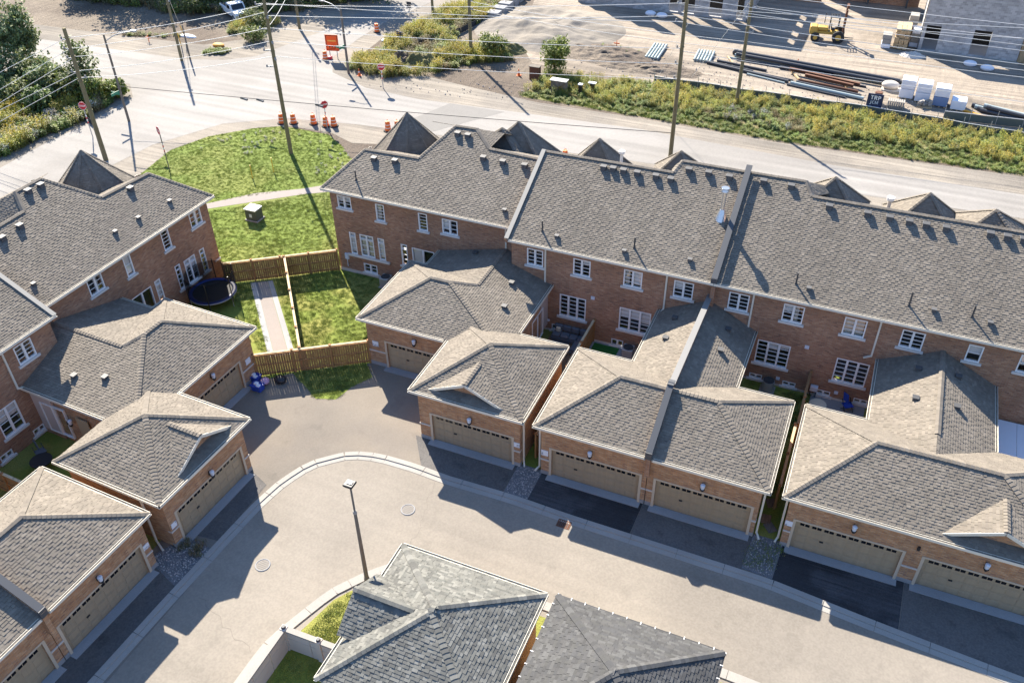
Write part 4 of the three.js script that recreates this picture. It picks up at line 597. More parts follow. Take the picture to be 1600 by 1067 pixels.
sheet('verge', [[-33.5, -80], [-21, -79.8], [-8, -79.3], [13, -80.3], [45, -82.5], [45, -90], [13, -88.4], [-12, -88.6], [-24, -88.2], [-33.5, -86.5]], .02, MAT.weedsoil, 'weedy verge along the street');
// kerbs: jointed concrete lengths
const kerbs = [];
function kerb(name, label, pts, w = .6, step = 2.4) {
  const k = new THREE.Group(); k.name = numbered(name); scene.add(k); k.position.set(pts[0][0], 0, pts[0][1]); ORIGIN.set(k, V(pts[0][0], 0, pts[0][1])); meta(k, label, null, null, 'structure');
  const c = new THREE.CatmullRomCurve3(pts.map(p => V(p[0], 0, p[1])), false, 'catmullrom', .15), L = c.getLength(), N = Math.round(L / step);
  for (let i = 0; i < N; i++) { const G = []; for (let q = 0; q < 3; q++) { const a = c.getPointAt((i + q / 3) / N), b = c.getPointAt((i + (q + 1) / 3) / N), d = b.clone().sub(a).normalize(), s = V(-d.z, 0, d.x); if (q === 0) a.addScaledVector(d, .012); if (q === 2) b.addScaledVector(d, -.012); else b.addScaledVector(d, .006);
      G.push(bar(a.clone().add(V(0, .03, 0)).addScaledVector(s, -w / 4), b.clone().add(V(0, .03, 0)).addScaledVector(s, -w / 4), w / 2, .1), bar(a.clone().add(V(0, 0, 0)).addScaledVector(s, w / 4 + .003), b.clone().add(V(0, 0, 0)).addScaledVector(s, w / 4 + .003), w / 2, .07)); }
    part(k, 'kerb_stone', G, MAT.concrete); }
}
kerb('kerb', 'pale concrete kerb round the outside of the lane bend', [[-26.1, -8], [-25.85, -16.6], [-25.7, -20.1], [-25.5, -23.9], [-25.2, -25.8], [-24.5, -27.6], [-22.9, -29.1], [-21.3, -29.55], [-19, -29.62], [-17, -29.5], [-13.1, -29.58], [-9.8, -29.45], [-3.1, -29.4], [.6, -29.35], [4.5, -28.95], [7.8, -28.65], [11, -28.4], [20, -27.8]]);
kerb('kerb', 'pale concrete kerb of the grass island behind the street lamp', [[40, -20.4], [14, -22.6], [1.1, -23.7], [-9, -24.0], [-14, -23.9], [-16.6, -23.4], [-17.7, -22.3], [-18.8, -20.7], [-19.55, -18.6], [-20, -16.9], [-20, -10]], .5);
// things let into the lane
for (const [x, z, l] of [[-22.9, -20.8, 'round manhole cover in the lane nearer the left driveways'], [-17.9, -26.8, 'round manhole cover in the middle of the lane bend']]) {
  const m = thing('manhole_cover', l, 'manhole cover', [x, .02, z], { group: 'manhole covers in the lane' });
  part(m, 'frame', new THREE.TorusGeometry(.36, .035, 6, 28).rotateX(Math.PI / 2).translate(x, .022, z), MAT.concreteGrey); part(m, 'cover', [cyl(V(x, 0, z), V(x, .035, z), .34, .34, 28), ...[-2, -1, 0, 1, 2].map(k => box(x - .28 + Math.abs(k) * .05, x + .28 - Math.abs(k) * .05, .03, .045, z + k * .11 - .02, z + k * .11 + .02))], MAT.manhole);
}
{ const m = thing('drain_grate', 'rusty drain grate at the kerb with a lit corner', 'drain', [-9.85, 0, -29.1]), x = -9.9, z = -29.05; part(m, 'frame', [box(x - .36, x + .36, 0, .04, z - .26, z - .2), box(x - .36, x + .36, 0, .04, z + .2, z + .26), box(x - .36, x - .3, 0, .04, z - .2, z + .2), box(x + .3, x + .36, 0, .04, z - .2, z + .2)], MAT.rust); for (let i = 0; i < 6; i++) part(m, 'grate_bar', box(x - .27 + i * .1, x - .22 + i * .1, .0, .038, z - .2, z + .2), MAT.rust); part(m, 'pit', box(x - .3, x + .3, .018, .024, z - .2, z + .2), MAT.black); }

// ---------------------------------------------------------------- street furniture near the houses
{ const [x, z] = [-17.5, -21.9], l = thing('street_lamp', 'black street lamp with a square flat head on the grass island', 'street lamp', [x, 0, z]);
  part(l, 'pole', [cyl(V(x, 0, z), V(x, 5.2, z), .11, .075, 12), cyl(V(x, 5.1, z), V(x, 7, z), .05, .045, 10), cyl(V(x, 0, z), V(x, .5, z), .15, .13, 12)], MAT.poleGrey); part(l, 'collar', cyl(V(x, 5.1, z), V(x, 5.28, z), .095, .09, 12), MAT.concrete);
  const hd = part(l, 'lamp_head', [rbox(x - .24, x + .24, 7, 7.12, z - .22, z + .24, .04), box(x - .19, x + .19, 6.94, 7.002, z - .17, z + .19)], MAT.black); part(hd, 'heat_sink', rbox(x - .12, x + .14, 7.12, 7.16, z - .1, z + .1, .015), MAT.galv); }
{ const w = thing('garden_wall', 'precast concrete garden wall round the dark yard at the bottom', 'wall', [-19, 0, -17.4]); const H = 1.55;
  const seg = (a, b) => { const d = b.clone().sub(a), n = Math.round(d.length() / 1.3); for (let k = 0; k < 3; k++) for (let i = 0; i < n; i++) { const p = a.clone().addScaledVector(d, i / n), q = a.clone().addScaledVector(d, (i + 1) / n - .006); p.y = q.y = .26 + k * .46; part(w, 'wall_panel', bar(p, q, .14 + .01 * (k % 2), .445), MAT.stone); } const p = a.clone(), q = b.clone(); p.y = q.y = H - .06; part(w, 'coping', bar(p, q, .26, .1), MAT.concrete); };
  seg(V(-19, 0, -17.4), V(-14.95, 0, -17.5)); seg(V(-19, 0, -10), V(-19, 0, -17.4)); for (const [x, z] of [[-19, -17.4], [-17.2, -17.45], [-19, -14]]) { const p = part(w, 'post', box(x - .14, x + .14, 0, H + .02, z - .14, z + .14), MAT.stone); part(p, 'post_cap', cyl(V(x, H + .02, z), V(x, H + .12, z), .12, .08, 10), MAT.cap); } }
// cedar fences, every board a piece of its own
const boardGeos = [0, 1, 2].map(i => uvBox(new THREE.BoxGeometry(.135, 1.66, .02).translate(i * .31, 0, i * .17).toNonIndexed()).translate(-i * .31, 0, -i * .17));
function fence(label, pts, { h = 1.8, side = 1, capMat = MAT.cedarPale, boardMat = MAT.cedarOld, postMat = MAT.cedar, group = 'cedar board fences' } = {}) {
  const f = thing('board_fence', label, 'fence', [pts[0][0], 0, pts[0][1]], { group }), O = ORIGIN.get(f), r = rng(pts[0][0] * 100 | 0);
  for (let s = 0; s < pts.length - 1; s++) {
    const a = V(pts[s][0], 0, pts[s][1]), b = V(pts[s + 1][0], 0, pts[s + 1][1]), d = b.clone().sub(a), L = d.length(); d.normalize(); const nrm = V(-d.z, 0, d.x).multiplyScalar(side), ang = Math.atan2(-d.z, d.x), N = Math.floor(L / .146);
    for (let i = 0; i < N; i++) { const c = a.clone().addScaledVector(d, (i + .5) * L / N), m = new THREE.Mesh(boardGeos[i % 3], r() < .3 ? MAT.cedar : boardMat); m.name = 'board'; m.position.set(c.x - O.x, h / 2 - .04 + (r() - .5) * .02, c.z - O.z); m.rotation.set(0, ang, (r() - .5) * .015); m.castShadow = m.receiveShadow = true; f.add(m); }
    for (const y of [.22, .92, h - .16]) part(f, 'rail', bar(a.clone().add(V(0, y, 0)).addScaledVector(nrm, .045), b.clone().add(V(0, y, 0)).addScaledVector(nrm, .045), .04, .085), boardMat);
    const np = Math.max(1, Math.round(L / 2.1)); for (let i = 0; i <= np; i++) { const c = a.clone().addScaledVector(d, L * i / np).addScaledVector(nrm, .07); const p = part(f, 'post', bar(c, c.clone().add(V(0, h + .06, 0)), .1, .1, d), postMat); part(p, 'post_cap', box(c.x - .075, c.x + .075, h + .06, h + .1, c.z - .075, c.z + .075), MAT.cedarOld); }
    for (let i = 0; i < np; i++) part(f, 'cap_rail', bar(a.clone().addScaledVector(d, L * i / np + .005).add(V(0, h - .01, 0)).addScaledVector(nrm, .03), a.clone().addScaledVector(d, L * (i + 1) / np - .005).add(V(0, h - .01, 0)).addScaledVector(nrm, .03), .15, .04), capMat);
  }
}
fence('cedar fence between the open lawn and the back gardens', [[-40.3, -40.7], [-33.65, -45.35]], { side: 1 });
fence('cedar fence with weathered boards facing the courtyard and recycling bins', [[-31.95, -32.9], [-26.05, -36.85]], { side: 1 });
fence('cedar fence dividing the two back gardens, seen along its top rail', [[-36.6, -43.1], [-29.6, -34.6]], { side: 1 });
fence('short cedar privacy screen beside the sofa patio', [[-13.6, -44.35], [-13.6, -39.2]], { h: 1.75, side: -1, boardMat: MAT.cedar });
fence('new orange cedar fence in the gap left of the party wall garages', [[-13.0, -39.2], [-13.0, -33]], { h: 1.8, side: 1, boardMat: MAT.cedar });
fence('weathered plank fence between the two shaded patios', [[.1, -44.3], [.1, -39.4]], { h: 1.75, side: -1, capMat: MAT.cedarOld });
fence('new orange cedar fence in the gap with stepping slabs', [[.06, -39.3], [.06, -34.3]], { h: 1.75, side: 1, boardMat: MAT.cedar });
fence('cedar fence between patios at the left edge', [[-40.4, -19.6], [-36.2, -19.4]], { h: 1.7, side: 1, boardMat: MAT.cedar });
for (const [i, p] of [[-.25, -33.4], [-.2, -34.6], [.05, -32.9]].entries()) single('stepping_slab', ['brown stepping slab lying nearest the front in the gap', 'brown stepping slab further back in the gap', 'dark doormat leaning in the gap beside the wide garage'][i], 'paving slab', [p[0], .02, p[1]], new RoundedBoxGeometry(.5, .06, .62, 1, .02).rotateY(.1 + i * .3).translate(p[0], .06, p[1]), i < 2 ? MAT.deckWood : MAT.poleGrey);
// trampoline
{ const [x, z] = [-39.7, -38.6], t = thing('trampoline', 'round trampoline with blue padded rim and black safety net', 'trampoline', [x, 0, z]), R = 1.62;
  part(t, 'mat', cyl(V(x, .86, z), V(x, .87, z), R - .2, R - .2, 40), MAT.black); part(t, 'rim_pad', new THREE.TorusGeometry(R - .12, .15, 8, 48).scale(1, 1, .3).rotateX(Math.PI / 2).translate(x, .9, z), std([.016, .03, .14], .45)); part(t, 'frame', new THREE.TorusGeometry(R, .035, 8, 48).rotateX(Math.PI / 2).translate(x, .82, z), MAT.galv);
  for (let i = 0; i < 6; i++) { const a = i * Math.PI / 3, px = x + R * Math.cos(a), pz = z + R * Math.sin(a); part(t, 'leg', cyl(V(px, 0, pz), V(px, .82, pz), .025), MAT.galv); part(t, 'net_pole', cyl(V(px * 1 + .06 * Math.cos(a), .4, pz + .06 * Math.sin(a)), V(px + .06 * Math.cos(a), 2.5, pz + .06 * Math.sin(a)), .035), MAT.black); }
  const net = new THREE.CylinderGeometry(R - .02, R - .02, 1.5, 48, 1, true).translate(x, 1.66, z); part(t, 'net', net, new THREE.MeshStandardMaterial({ color: 0x0a0a0c, roughness: 1, transparent: true, opacity: .62, side: THREE.DoubleSide })); }
// air conditioners
function airCon(label, x, z, round) { const a = thing('air_conditioner', label, 'air conditioner', [x, 0, z], { group: 'air conditioners by the rear walls' }); part(a, 'casing', round ? cyl(V(x, 0, z), V(x, .78, z), .36, .36, 18) : rbox(x - .36, x + .36, .05, .82, z - .36, z + .36, .05), MAT.galv); const s = []; for (let i = 0; i < 5; i++) s.push(new THREE.TorusGeometry(.1 + i * .05, .01, 4, 22).rotateX(Math.PI / 2).translate(x, .84, z)); part(a, 'fan_grille', [...s, cyl(V(x, .8, z), V(x, .835, z), .33, .33, 20)], MAT.pipe); part(a, 'pad', box(x - .45, x + .45, 0, .05, z - .45, z + .45), MAT.concrete); }
airCon('grey air conditioner against the end house below its patio door', -29.4, -44.85); airCon('grey air conditioner on the paved yard right of the turf mat', -10.95, -43.6); airCon('grey air conditioner between basement windows right of the party wall', -2.1, -43.75, true);
single('turf_mat', 'dark green artificial turf mat beside the privacy screen', 'mat', [-12.5, .02, -43.2], box(-13.4, -11.7, .02, .05, -44.2, -42.2), MAT.rug);
// patio furniture
{ const s = thing('corner_sofa', 'grey corner sofa with pale and blue cushions on the timber patio', 'sofa', [-15, 0, -43.6]); part(s, 'base', [rbox(-16.2, -13.8, .1, .34, -44.2, -43.4, .03), rbox(-14.55, -13.8, .1, .34, -43.39, -42.3, .03)], MAT.sofa); for (let i = 0; i < 4; i++) { part(s, 'back_cushion', rbox(-16.15 + i * .58, -15.6 + i * .58, .5, .9, -44.25, -44.02, .06), MAT.sofa); part(s, 'seat_cushion', rbox(-16.15 + i * .58, -15.6 + i * .58, .34, .5, -44.0, -43.42, .05), MAT.sofa); } part(s, 'seat_cushion', rbox(-14.5, -13.85, .34, .5, -43.38, -42.35, .05), MAT.sofa); part(s, 'throw_pillow', rbox(-15.98, -15.68, .52, .86, -43.95, -43.8, .06), MAT.cushion); part(s, 'throw_pillow', rbox(-13.98, -13.82, .52, .86, -43.3, -42.95, .06), MAT.plastic); }
{ const t = thing('coffee_table', 'low grey table in front of the corner sofa', 'table', [-15.3, 0, -42.6]); part(t, 'tabletop', rbox(-15.9, -14.75, .36, .42, -43, -42.2, .02), MAT.sofa); for (const x of [-15.8, -14.85]) for (const z of [-42.9, -42.3]) part(t, 'leg', box(x - .03, x + .03, 0, .36, z - .03, z + .03), MAT.black); }
function chair(label, x, z, turn, m) { const c = thing('folding_chair', label, 'chair', [x, 0, z], { turn }); ORIGIN.set(c, V(0, 0, 0)); part(c, 'seat', rbox(-.28, .28, .42, .47, -.25, .25, .02), m); part(c, 'backrest', bar(V(0, .5, -.25), V(0, 1, -.4), .52, .04, V(1, 0, 0)).rotateY(0), m); for (const k of [-.25, .25]) { part(c, 'leg', bar(V(k, 0, -.25), V(k, .45, .25), .035, .035), MAT.black); part(c, 'leg', bar(V(k, 0, .28), V(k, .75, -.3), .035, .035), MAT.black); } }
chair('blue folding chair on the grey patio below the triple window', 2.6, -43.7, .6, MAT.blueBin); 
{ const t = thing('fire_table', 'round pale table top seen over the garage eave on the grey patio', 'table', [.95, 0, -42.9]); part(t, 'tabletop', cyl(V(.95, .55, -42.9), V(.95, .62, -42.9), .5, .5, 28), MAT.cushion); part(t, 'pedestal', cyl(V(.95, 0, -42.9), V(.95, .55, -42.9), .28, .18, 16), MAT.poleGrey); }
{ const b = thing('storage_box', 'small blue-grey planter box on the wall beside the plank fence', 'planter', [.45, 0, -44.2]); part(b, 'box', rbox(.3, .75, .5, .85, -44.35, -44.05, .04), MAT.plastic); part(b, 'bracket', box(.34, .38, .0, .5, -44.3, -44.2), MAT.black); part(b, 'bracket', box(.67, .71, .0, .5, -44.3, -44.2), MAT.black); }
{ const s = thing('garden_shed', 'white lean-to shelter at the right edge below the meter', 'shelter', [11.9, 0, -43.6]); part(s, 'wall', [box(10.6, 13.6, 0, 1.5, -44.36, -44.2), box(10.6, 10.75, 0, 1.3, -44.19, -40.5)], MAT.wrap); for (let i = 0; i < 3; i++) part(s, 'roof_panel', bar(V(10.9 + i * .95, 1.62, -44.2), V(10.9 + i * .95, 1.32, -40.4), .93, .05), MAT.wrap); }
{ const g = thing('patio_table', 'dark round patio table under the left row wing', 'table', [-37.6, 0, -21.8]), x = -38.2, z = -21.6; part(g, 'tabletop', cyl(V(x, .7, z), V(x, .75, z), .6, .6, 24), MAT.black); part(g, 'pedestal', cyl(V(x, 0, z), V(x, .7, z), .06, .05), MAT.black); }
chair('dark folding chair beside the dark patio table at the left', -39.1, -22.3, 1.2, MAT.sofa); 
single('cooler', 'blue cooler on the shaded patio at the left', 'cooler', [-37.2, .02, -21], [rbox(-37.5, -36.9, .02, .4, -21.2, -20.8, .05), rbox(-37.53, -36.87, .4, .48, -21.23, -20.77, .03)], MAT.blueBin);
// bins and bags
for (const [i, [x, z]] of [[-31.15, -31.85], [-31.85, -32.5]].entries()) { const b = thing('recycling_bin', i ? 'blue recycling box behind, against the fence post' : 'blue recycling box in front, nearest the garage door', 'recycling box', [x, 0, z], { group: 'blue recycling boxes by the corner garage' }); part(b, 'tub', [rbox(x - .34, x + .34, .03, .42, z - .25, z + .25, .05)], MAT.blueBin); part(b, 'rim', [box(x - .38, x + .38, .42, .46, z - .29, z - .24), box(x - .38, x + .38, .42, .46, z + .24, z + .29), box(x - .38, x - .33, .42, .46, z - .24, z + .24), box(x + .33, x + .38, .42, .46, z - .24, z + .24)], MAT.blueBin); part(b, 'contents', [rbox(x - .2, x + .05, .36, .56, z - .15, z + .1, .04), rbox(x + .02, x + .26, .36, .5, z - .05, z + .2, .04)], MAT.wrap); }
single('bin_bag', 'pale bag of toys between the blue boxes and the fence', 'bag', [-31.1, .02, -32.5], new THREE.IcosahedronGeometry(.3, 2).scale(1, .7, 1).translate(-31.1, .22, -32.5), std([.5, .3, .42], .6));
single('bin_bag', 'black bin bag at the foot of the courtyard fence', 'bag', [-30.3, .02, -33.0], new THREE.IcosahedronGeometry(.34, 2).scale(1.2, .7, 1).translate(-30.3, .22, -33), MAT.black);
{ const b = thing('utility_box', 'white utility cabinet with a dark front on the lawn by the path', 'utility box', [-44, 0, -49.4]), x = -44, z = -49.2; part(b, 'cabinet', rbox(x - .52, x + .52, .12, 1.0, z - .45, z + .45, .03), std([.07, .08, .07], .6)); part(b, 'lid', rbox(x - .56, x + .56, 1.0, 1.1, z - .5, z + .5, .03), MAT.white); part(b, 'plinth', box(x - .6, x + .6, 0, .12, z - .52, z + .52), MAT.concrete); part(b, 'door_plate', box(x - .12, x + .12, .4, .68, z + .45, z + .46), MAT.plastic); }

// ---------------------------------------------------------------- poles, wires and road signs
function pole(label, x, z, h, { r = .16, mat = MAT.pole, arms = [], lean = [0, 0], lamp = null, plates = 0 } = {}) {
  const p = thing('utility_pole', label, 'utility pole', [x, 0, z], { group: 'wooden utility poles' });
  part(p, 'pole', [cyl(V(x, -.05, z), V(x + lean[0], h, z + lean[1]), r, r * .68, 12), ...[.25, .4, .62, .8].map(k => cyl(V(x + lean[0] * k, h * k, z + lean[1] * k), V(x + lean[0] * k, h * k + .06, z + lean[1] * k), r * 1.04, r * 1.04, 12))], mat);
  for (const [y, dx, dz, L = .7] of arms) { const n = Math.hypot(dx, dz), ux = dx / n, uz = dz / n, k = y / h, cx = x + lean[0] * k, cz = z + lean[1] * k; const a = part(p, 'standoff_arm', [cyl(V(cx, y - .12, cz), V(cx + ux * L, y, cz + uz * L), .035), cyl(V(cx, y, cz), V(cx + ux * L * .9, y, cz + uz * L * .9), .025)], MAT.galv); part(a, 'insulator', cyl(V(cx + ux * L, y - .03, cz + uz * L), V(cx + ux * L, y + .2, cz + uz * L), .08, .06, 10), MAT.concreteGrey); }
  if (lamp) { const [y, dx, dz] = lamp; part(p, 'lamp_arm', tube([V(x, y, z), V(x + dx * .4, y + .5, z + dz * .4), V(x + dx, y + .7, z + dz)], .045), MAT.galv); part(p, 'lamp_head', rbox(x + dx - .3, x + dx + .3, y + .6, y + .78, z + dz - .16, z + dz + .16, .06), MAT.galv); }
  return p;
}
const P1 = [-48.1, -60.3], P2 = [-15.9, -72.4], P3 = [-12.8, -85.8], LP = [-63, -52.9], L2 = [-67, -60.3], PP = [-53.4, -79];
pole('tall utility pole on the lawn whose shadow crosses the footpath', ...P1, 15.2, { r: .19, arms: [[8.2, -1, 1], [8.9, 1, .9], [9.6, -1, 1], [10.3, 1, .9], [11.4, -1, 1], [12.4, 1, 1], [13.4, -1, 1]] });
pole('tall wooden pole standing behind the middle townhouse roof, at the verge of the street', ...P2, 16, { r: .2, arms: [[7.2, -1, -.3, .45], [8.5, -1, -.3, .45], [9.8, -1, -.3, .45], [12, -1, .2], [13.4, -1, .2]] });
pole('yellowish wooden pole in the goldenrod, with a long shadow over the street', ...P3, 12.3, { r: .19, arms: [[7.5, 1, .7], [8.6, -1, -.7], [9.7, 1, .7], [10.8, -1, -.7], [11.8, 1, .7]] });
pole('wooden pole by the left end house, nearest the bottom of the street', ...LP, 11.9, { r: .22, mat: MAT.pole, arms: [[11, -1, .3, .5], [10.2, -1, .3, .5], [9.4, -1, .3, .5], [8.2, -1, .3, .5], [7.7, 1, -.5, .5]] });
const pL2 = pole('thin street pole at the grassy corner with green street-name signs and a lamp arm', ...L2, 8.5, { r: .13, mat: MAT.poleGrey, lamp: [7.9, 2.1, -1.6] });
pole('pole with green name signs and a lamp arm beside the orange road sign', ...PP, 7.2, { r: .14, mat: MAT.poleGrey, lamp: [6.6, -2.6, -.6] });
pole('pole beside the sandy heap, upright between weeds and street', -43, -88.1, 12.5, { r: .2, arms: [[6.3, 1, .2, .4], [5.4, 1, .2, .4], [10, 1, .2]] });
pole('pole at the far kerb with a dark shadow across the north road', -66.6, -89.3, 9, { r: .18, arms: [[6.5, 1, .3]] });
pole('pole beside the north road, cut by the top edge, in yellow weeds', -53.6, -99.4, 10, { r: .17 });
pole('brown pole at the far corner of the crossroads, dark at its foot', -73, -75.4, 10, { r: .17, arms: [[6.6, 1, .2, .4]] });
pole('short grey post right beside the brown pole at the far corner', -72.3, -76, 3.9, { r: .1, mat: MAT.poleGrey });
for (const [px, pz, ang] of [[L2[0], L2[1], 0], [L2[0], L2[1], 1.57], [PP[0], PP[1], 0], [PP[0], PP[1], 1.57]]) single('street_name_sign', px < -60 ? (ang ? 'green street-name plate on the thin corner pole, across the road' : 'green street-name plate on the thin corner pole, along the road') : (ang ? 'upper green street-name plate by the orange sign' : 'lower green street-name plate by the orange sign'), 'street sign', [px, ang ? 3.1 : 2.8, pz], new THREE.BoxGeometry(1.1, .26, .03).translate(.62, 0, 0).rotateY(ang + Math.PI).translate(px, ang ? 3.1 : 2.8, pz), MAT.green);
let wireN = 0;
function wire(label, a, b, { sag = .5, r = .021, mat = MAT.wire, group = 'overhead wires' } = {}) { const A = V(...a), B = V(...b), pts = []; for (let i = 0; i <= 10; i++) { const t = i / 10, p = A.clone().lerp(B, t); p.y -= sag * 4 * t * (1 - t); pts.push(p); } const g = tube(pts, r, 5, 20); single('overhead_wire', label, 'overhead wire', a, g, mat, { group }); wireN++; }
const spanCount = {}; const spanLabel = s => { const k = spanCount[s] = (spanCount[s] ?? -1) + 1; return ['highest', 'second', 'third', 'fourth', 'fifth', 'sixth', 'seventh'][k] + ' wire strung ' + s; };
for (const [h2, h1] of [[13.5, 13.3], [12.5, 12.4], [12, 13.4], [9.8, 11.4], [8.5, 10.3], [7.2, 9.0]]) wire(spanLabel('between the lawn pole and the pole behind the middle house'), [P2[0], h2, P2[1]], [P1[0], h1, P1[1]], { sag: .25 });
for (const [h1, hl] of [[13.3, 11.1], [12.7, 10.2], [11.4, 9.5], [10.3, 8.3], [9.0, 7.7]]) wire(spanLabel('between the lawn pole and the pole by the left house'), [P1[0], h1, P1[1]], [LP[0], hl, LP[1]], { sag: .3 });
for (const [h, x, y, z] of [[11.1, -69.7, 8, -50.9], [10.2, -70.4, 6.4, -50.7], [9.4, -70.8, 5.2, -50.6], [8.2, -71.1, 4.5, -50.5], [7.7, -71.5, 3.4, -50.4]]) wire(spanLabel('from the pole by the left house out of the left edge'), [LP[0], h, LP[1]], [LP[0] + (x - LP[0]) * 1.6, h + (y - h) * 1.6, LP[1] + (z - LP[1]) * 1.6], { sag: 0 });
for (const [a, b] of [[13.9, 13.2], [13.4, 12.9], [12.5, 11.9], [11.9, 11.6], [13.2, 15.6], [12.9, 14.6], [9.6, 9.3]]) wire(spanLabel('from the pole behind the middle house out of the right edge'), [P2[0], a, P2[1]], [24, b, -72.4], { sag: .25 });
for (const h of [6.4, 5.6]) wire(spanLabel('between the goldenrod pole and the pole by the sandy heap'), [P3[0], h, P3[1]], [-43, h - .2, -88.1], { sag: .35 });
for (const h of [10.8, 9.7, 6.4]) wire(spanLabel('from the goldenrod pole along the building site'), [P3[0], h, P3[1]], [40, h - .4, -88.4], { sag: .3 });
for (const [h, g] of [[9.5, 6.6], [8.5, 5.6]]) wire(spanLabel('between the lawn pole and the pole at the far kerb'), [P1[0], h + 3, P1[1]], [-66.6, g, -89.3], { sag: .4 });
wire('thick dark cable sagging across the crossroads with splice cases on it', [P2[0], 2.3, P2[1]], [L2[0], 3.6, L2[1]], { sag: .15, r: .03, mat: MAT.wireDark, group: undefined });
for (const k of [.62, .73, .76]) { const x = P2[0] + (L2[0] - P2[0]) * k, z = P2[1] + (L2[1] - P2[1]) * k, y = 2.3 + 1.3 * k - .15 * 4 * k * (1 - k); single('splice_case', ['dark splice case on the cable just right of the lawn pole, nearer one', 'dark splice case on the cable right of the lawn pole, middle', 'dark splice case on the cable left of the lawn pole'][k < .7 ? 0 : k < .75 ? 1 : 2], 'splice case', [x, y, z], bar(V(x - .45, y - .1, z - .1), V(x + .45, y - .1, z + .1), .16, .16), MAT.sofa); }
for (const [a, b, l] of [[[-15.6, 11.9, -72.4], [-21.6, 0, -84], 'guy wire sloping from the pole behind the middle house'], [[-12.8, 10.4, -85.8], [-18.6, .2, -91], 'guy wire sloping from the goldenrod pole'], [[-73, 7, -75.4], [-76.2, 0, -79.2], 'guy wire with yellow guard at the far corner, nearer one'], [[-73, 8, -75.4], [-77.4, 0, -81.4], 'guy wire with yellow guard at the far corner, farther one']]) { const g = thing('guy_wire', l, 'guy wire', b); const A = V(...a), B = V(...b); part(g, 'cable', cyl(B, A, .016, .016, 6), MAT.wire); if (a[0] < -70) part(g, 'guard', cyl(B, B.clone().lerp(A, .28), .05, .05, 8), MAT.yellow); }
// traffic barrels
function barrelAt(x, z, label) { const b = thing('traffic_barrel', label, 'traffic barrel', [x, 0, z], { group: 'orange traffic barrels' }); for (const [i, [y0, y1]] of [[.1, .34], [.34, .41], [.41, .64], [.64, .71], [.71, 1.0]].entries()) part(b, i % 2 ? 'white_band' : 'orange_band', cyl(V(x, y0, z), V(x, y1, z), .31 - y0 * .1, .31 - y1 * .1, 16), i % 2 ? MAT.white : MAT.orange); part(b, 'base', cyl(V(x, 0, z), V(x, .1, z), .46, .42, 16), MAT.rubber); part(b, 'handle', new THREE.TorusGeometry(.1, .025, 6, 12, Math.PI).translate(x, 1.06, z), MAT.orange); return b; }
const B0 = barrelAt(-52.7, -65.5, 'orange barrel just left of the lawn pole');
for (const [x, z, l] of [[-51.6, -65.9, 'orange barrel just right of the lawn pole'], [-49.7, -66.5, 'orange barrel left of the stop sign on the lawn edge'], [-48.3, -66.5, 'orange barrel touching the stop sign on the lawn edge'], [-47.6, -66.8, 'orange barrel right of the stop sign on the lawn edge'], [-42.2, -67.8, 'orange barrel left of the turret roof of the end house'], [-41.4, -68.2, 'orange barrel half hidden by the turret roof'], [-25.3, -68, 'left barrel of the pair behind the first and middle house'], [-24.4, -68.2, 'right barrel of the pair behind the first and middle house'], [-58, -81.6, 'orange barrel at the foot of the orange road sign'], [-57.2, -91.7, 'lone orange barrel beside the north road']]) copyOf(B0, [x, 0, z], x, l);
function cone(x, z, label, w) { const c = thing('traffic_cone', label, 'traffic cone', [x, 0, z]); part(c, 'cone', cyl(V(x, .04, z), V(x, .75, z), .17, .03, 14), MAT.orange); part(c, 'band', cyl(V(x, .38, z), V(x, .5, z), .105, .08, 14), MAT.white); part(c, 'base', box(x - .22, x + .22, 0, .04, z - .22, z + .22), MAT.orange); }
cone(-52, -78.9, 'small orange cone in the weeds at the corner'); cone(-36, -85.2, 'orange cone by the dark crate at the verge'); cone(-8.9, -98.9, 'orange cone behind the pipe stacks');
// stop signs
const stopTex = (() => { const c = document.createElement('canvas'); c.width = c.height = 128; const x = c.getContext('2d'); x.fillStyle = '#b81424'; x.fillRect(0, 0, 128, 128); x.strokeStyle = '#f2f2f2'; x.lineWidth = 5; x.beginPath(); for (let i = 0; i < 8; i++) { const a = Math.PI / 8 + i * Math.PI / 4; x.lineTo(64 + 62 * Math.cos(a), 64 + 62 * Math.sin(a)); } x.closePath(); x.stroke(); x.fillStyle = '#f2f2f2'; x.font = 'bold 40px sans-serif'; x.textAlign = 'center'; x.fillText('STOP', 64, 78); const t = new THREE.CanvasTexture(c); t.colorSpace = THREE.SRGBColorSpace; return t; })();
const stopFace = std(0xffffff, .5, { map: stopTex });
function stopSign(x, z, h, turn, label, tall) {
  const s = thing('stop_sign', label, 'stop sign', [x, 0, z], { turn }); ORIGIN.set(s, V(0, 0, 0));
  part(s, 'post', cyl(V(0, 0, 0), V(0, h, 0), .045, .045, 8), tall ? MAT.poleGrey : MAT.galv); for (let i = 0; i < 4; i++) part(s, 'reflector_band', cyl(V(0, h * .45 + i * .22, 0), V(0, h * .45 + .11 + i * .22, 0), .06, .06, 8), i % 2 ? MAT.white : MAT.red);
  const f = new THREE.CylinderGeometry(.4, .4, .025, 8, 1, false, Math.PI / 8).rotateX(Math.PI / 2).translate(0, h - .05, .06); part(s, 'plate', f, MAT.red);
  const fg = new THREE.CircleGeometry(.395, 8, Math.PI / 8).translate(0, h - .05, .08); fg.userData.uvDone = true; const ng = fg.toNonIndexed(); ng.userData.uvDone = true; part(s, 'face', ng, stopFace);
}
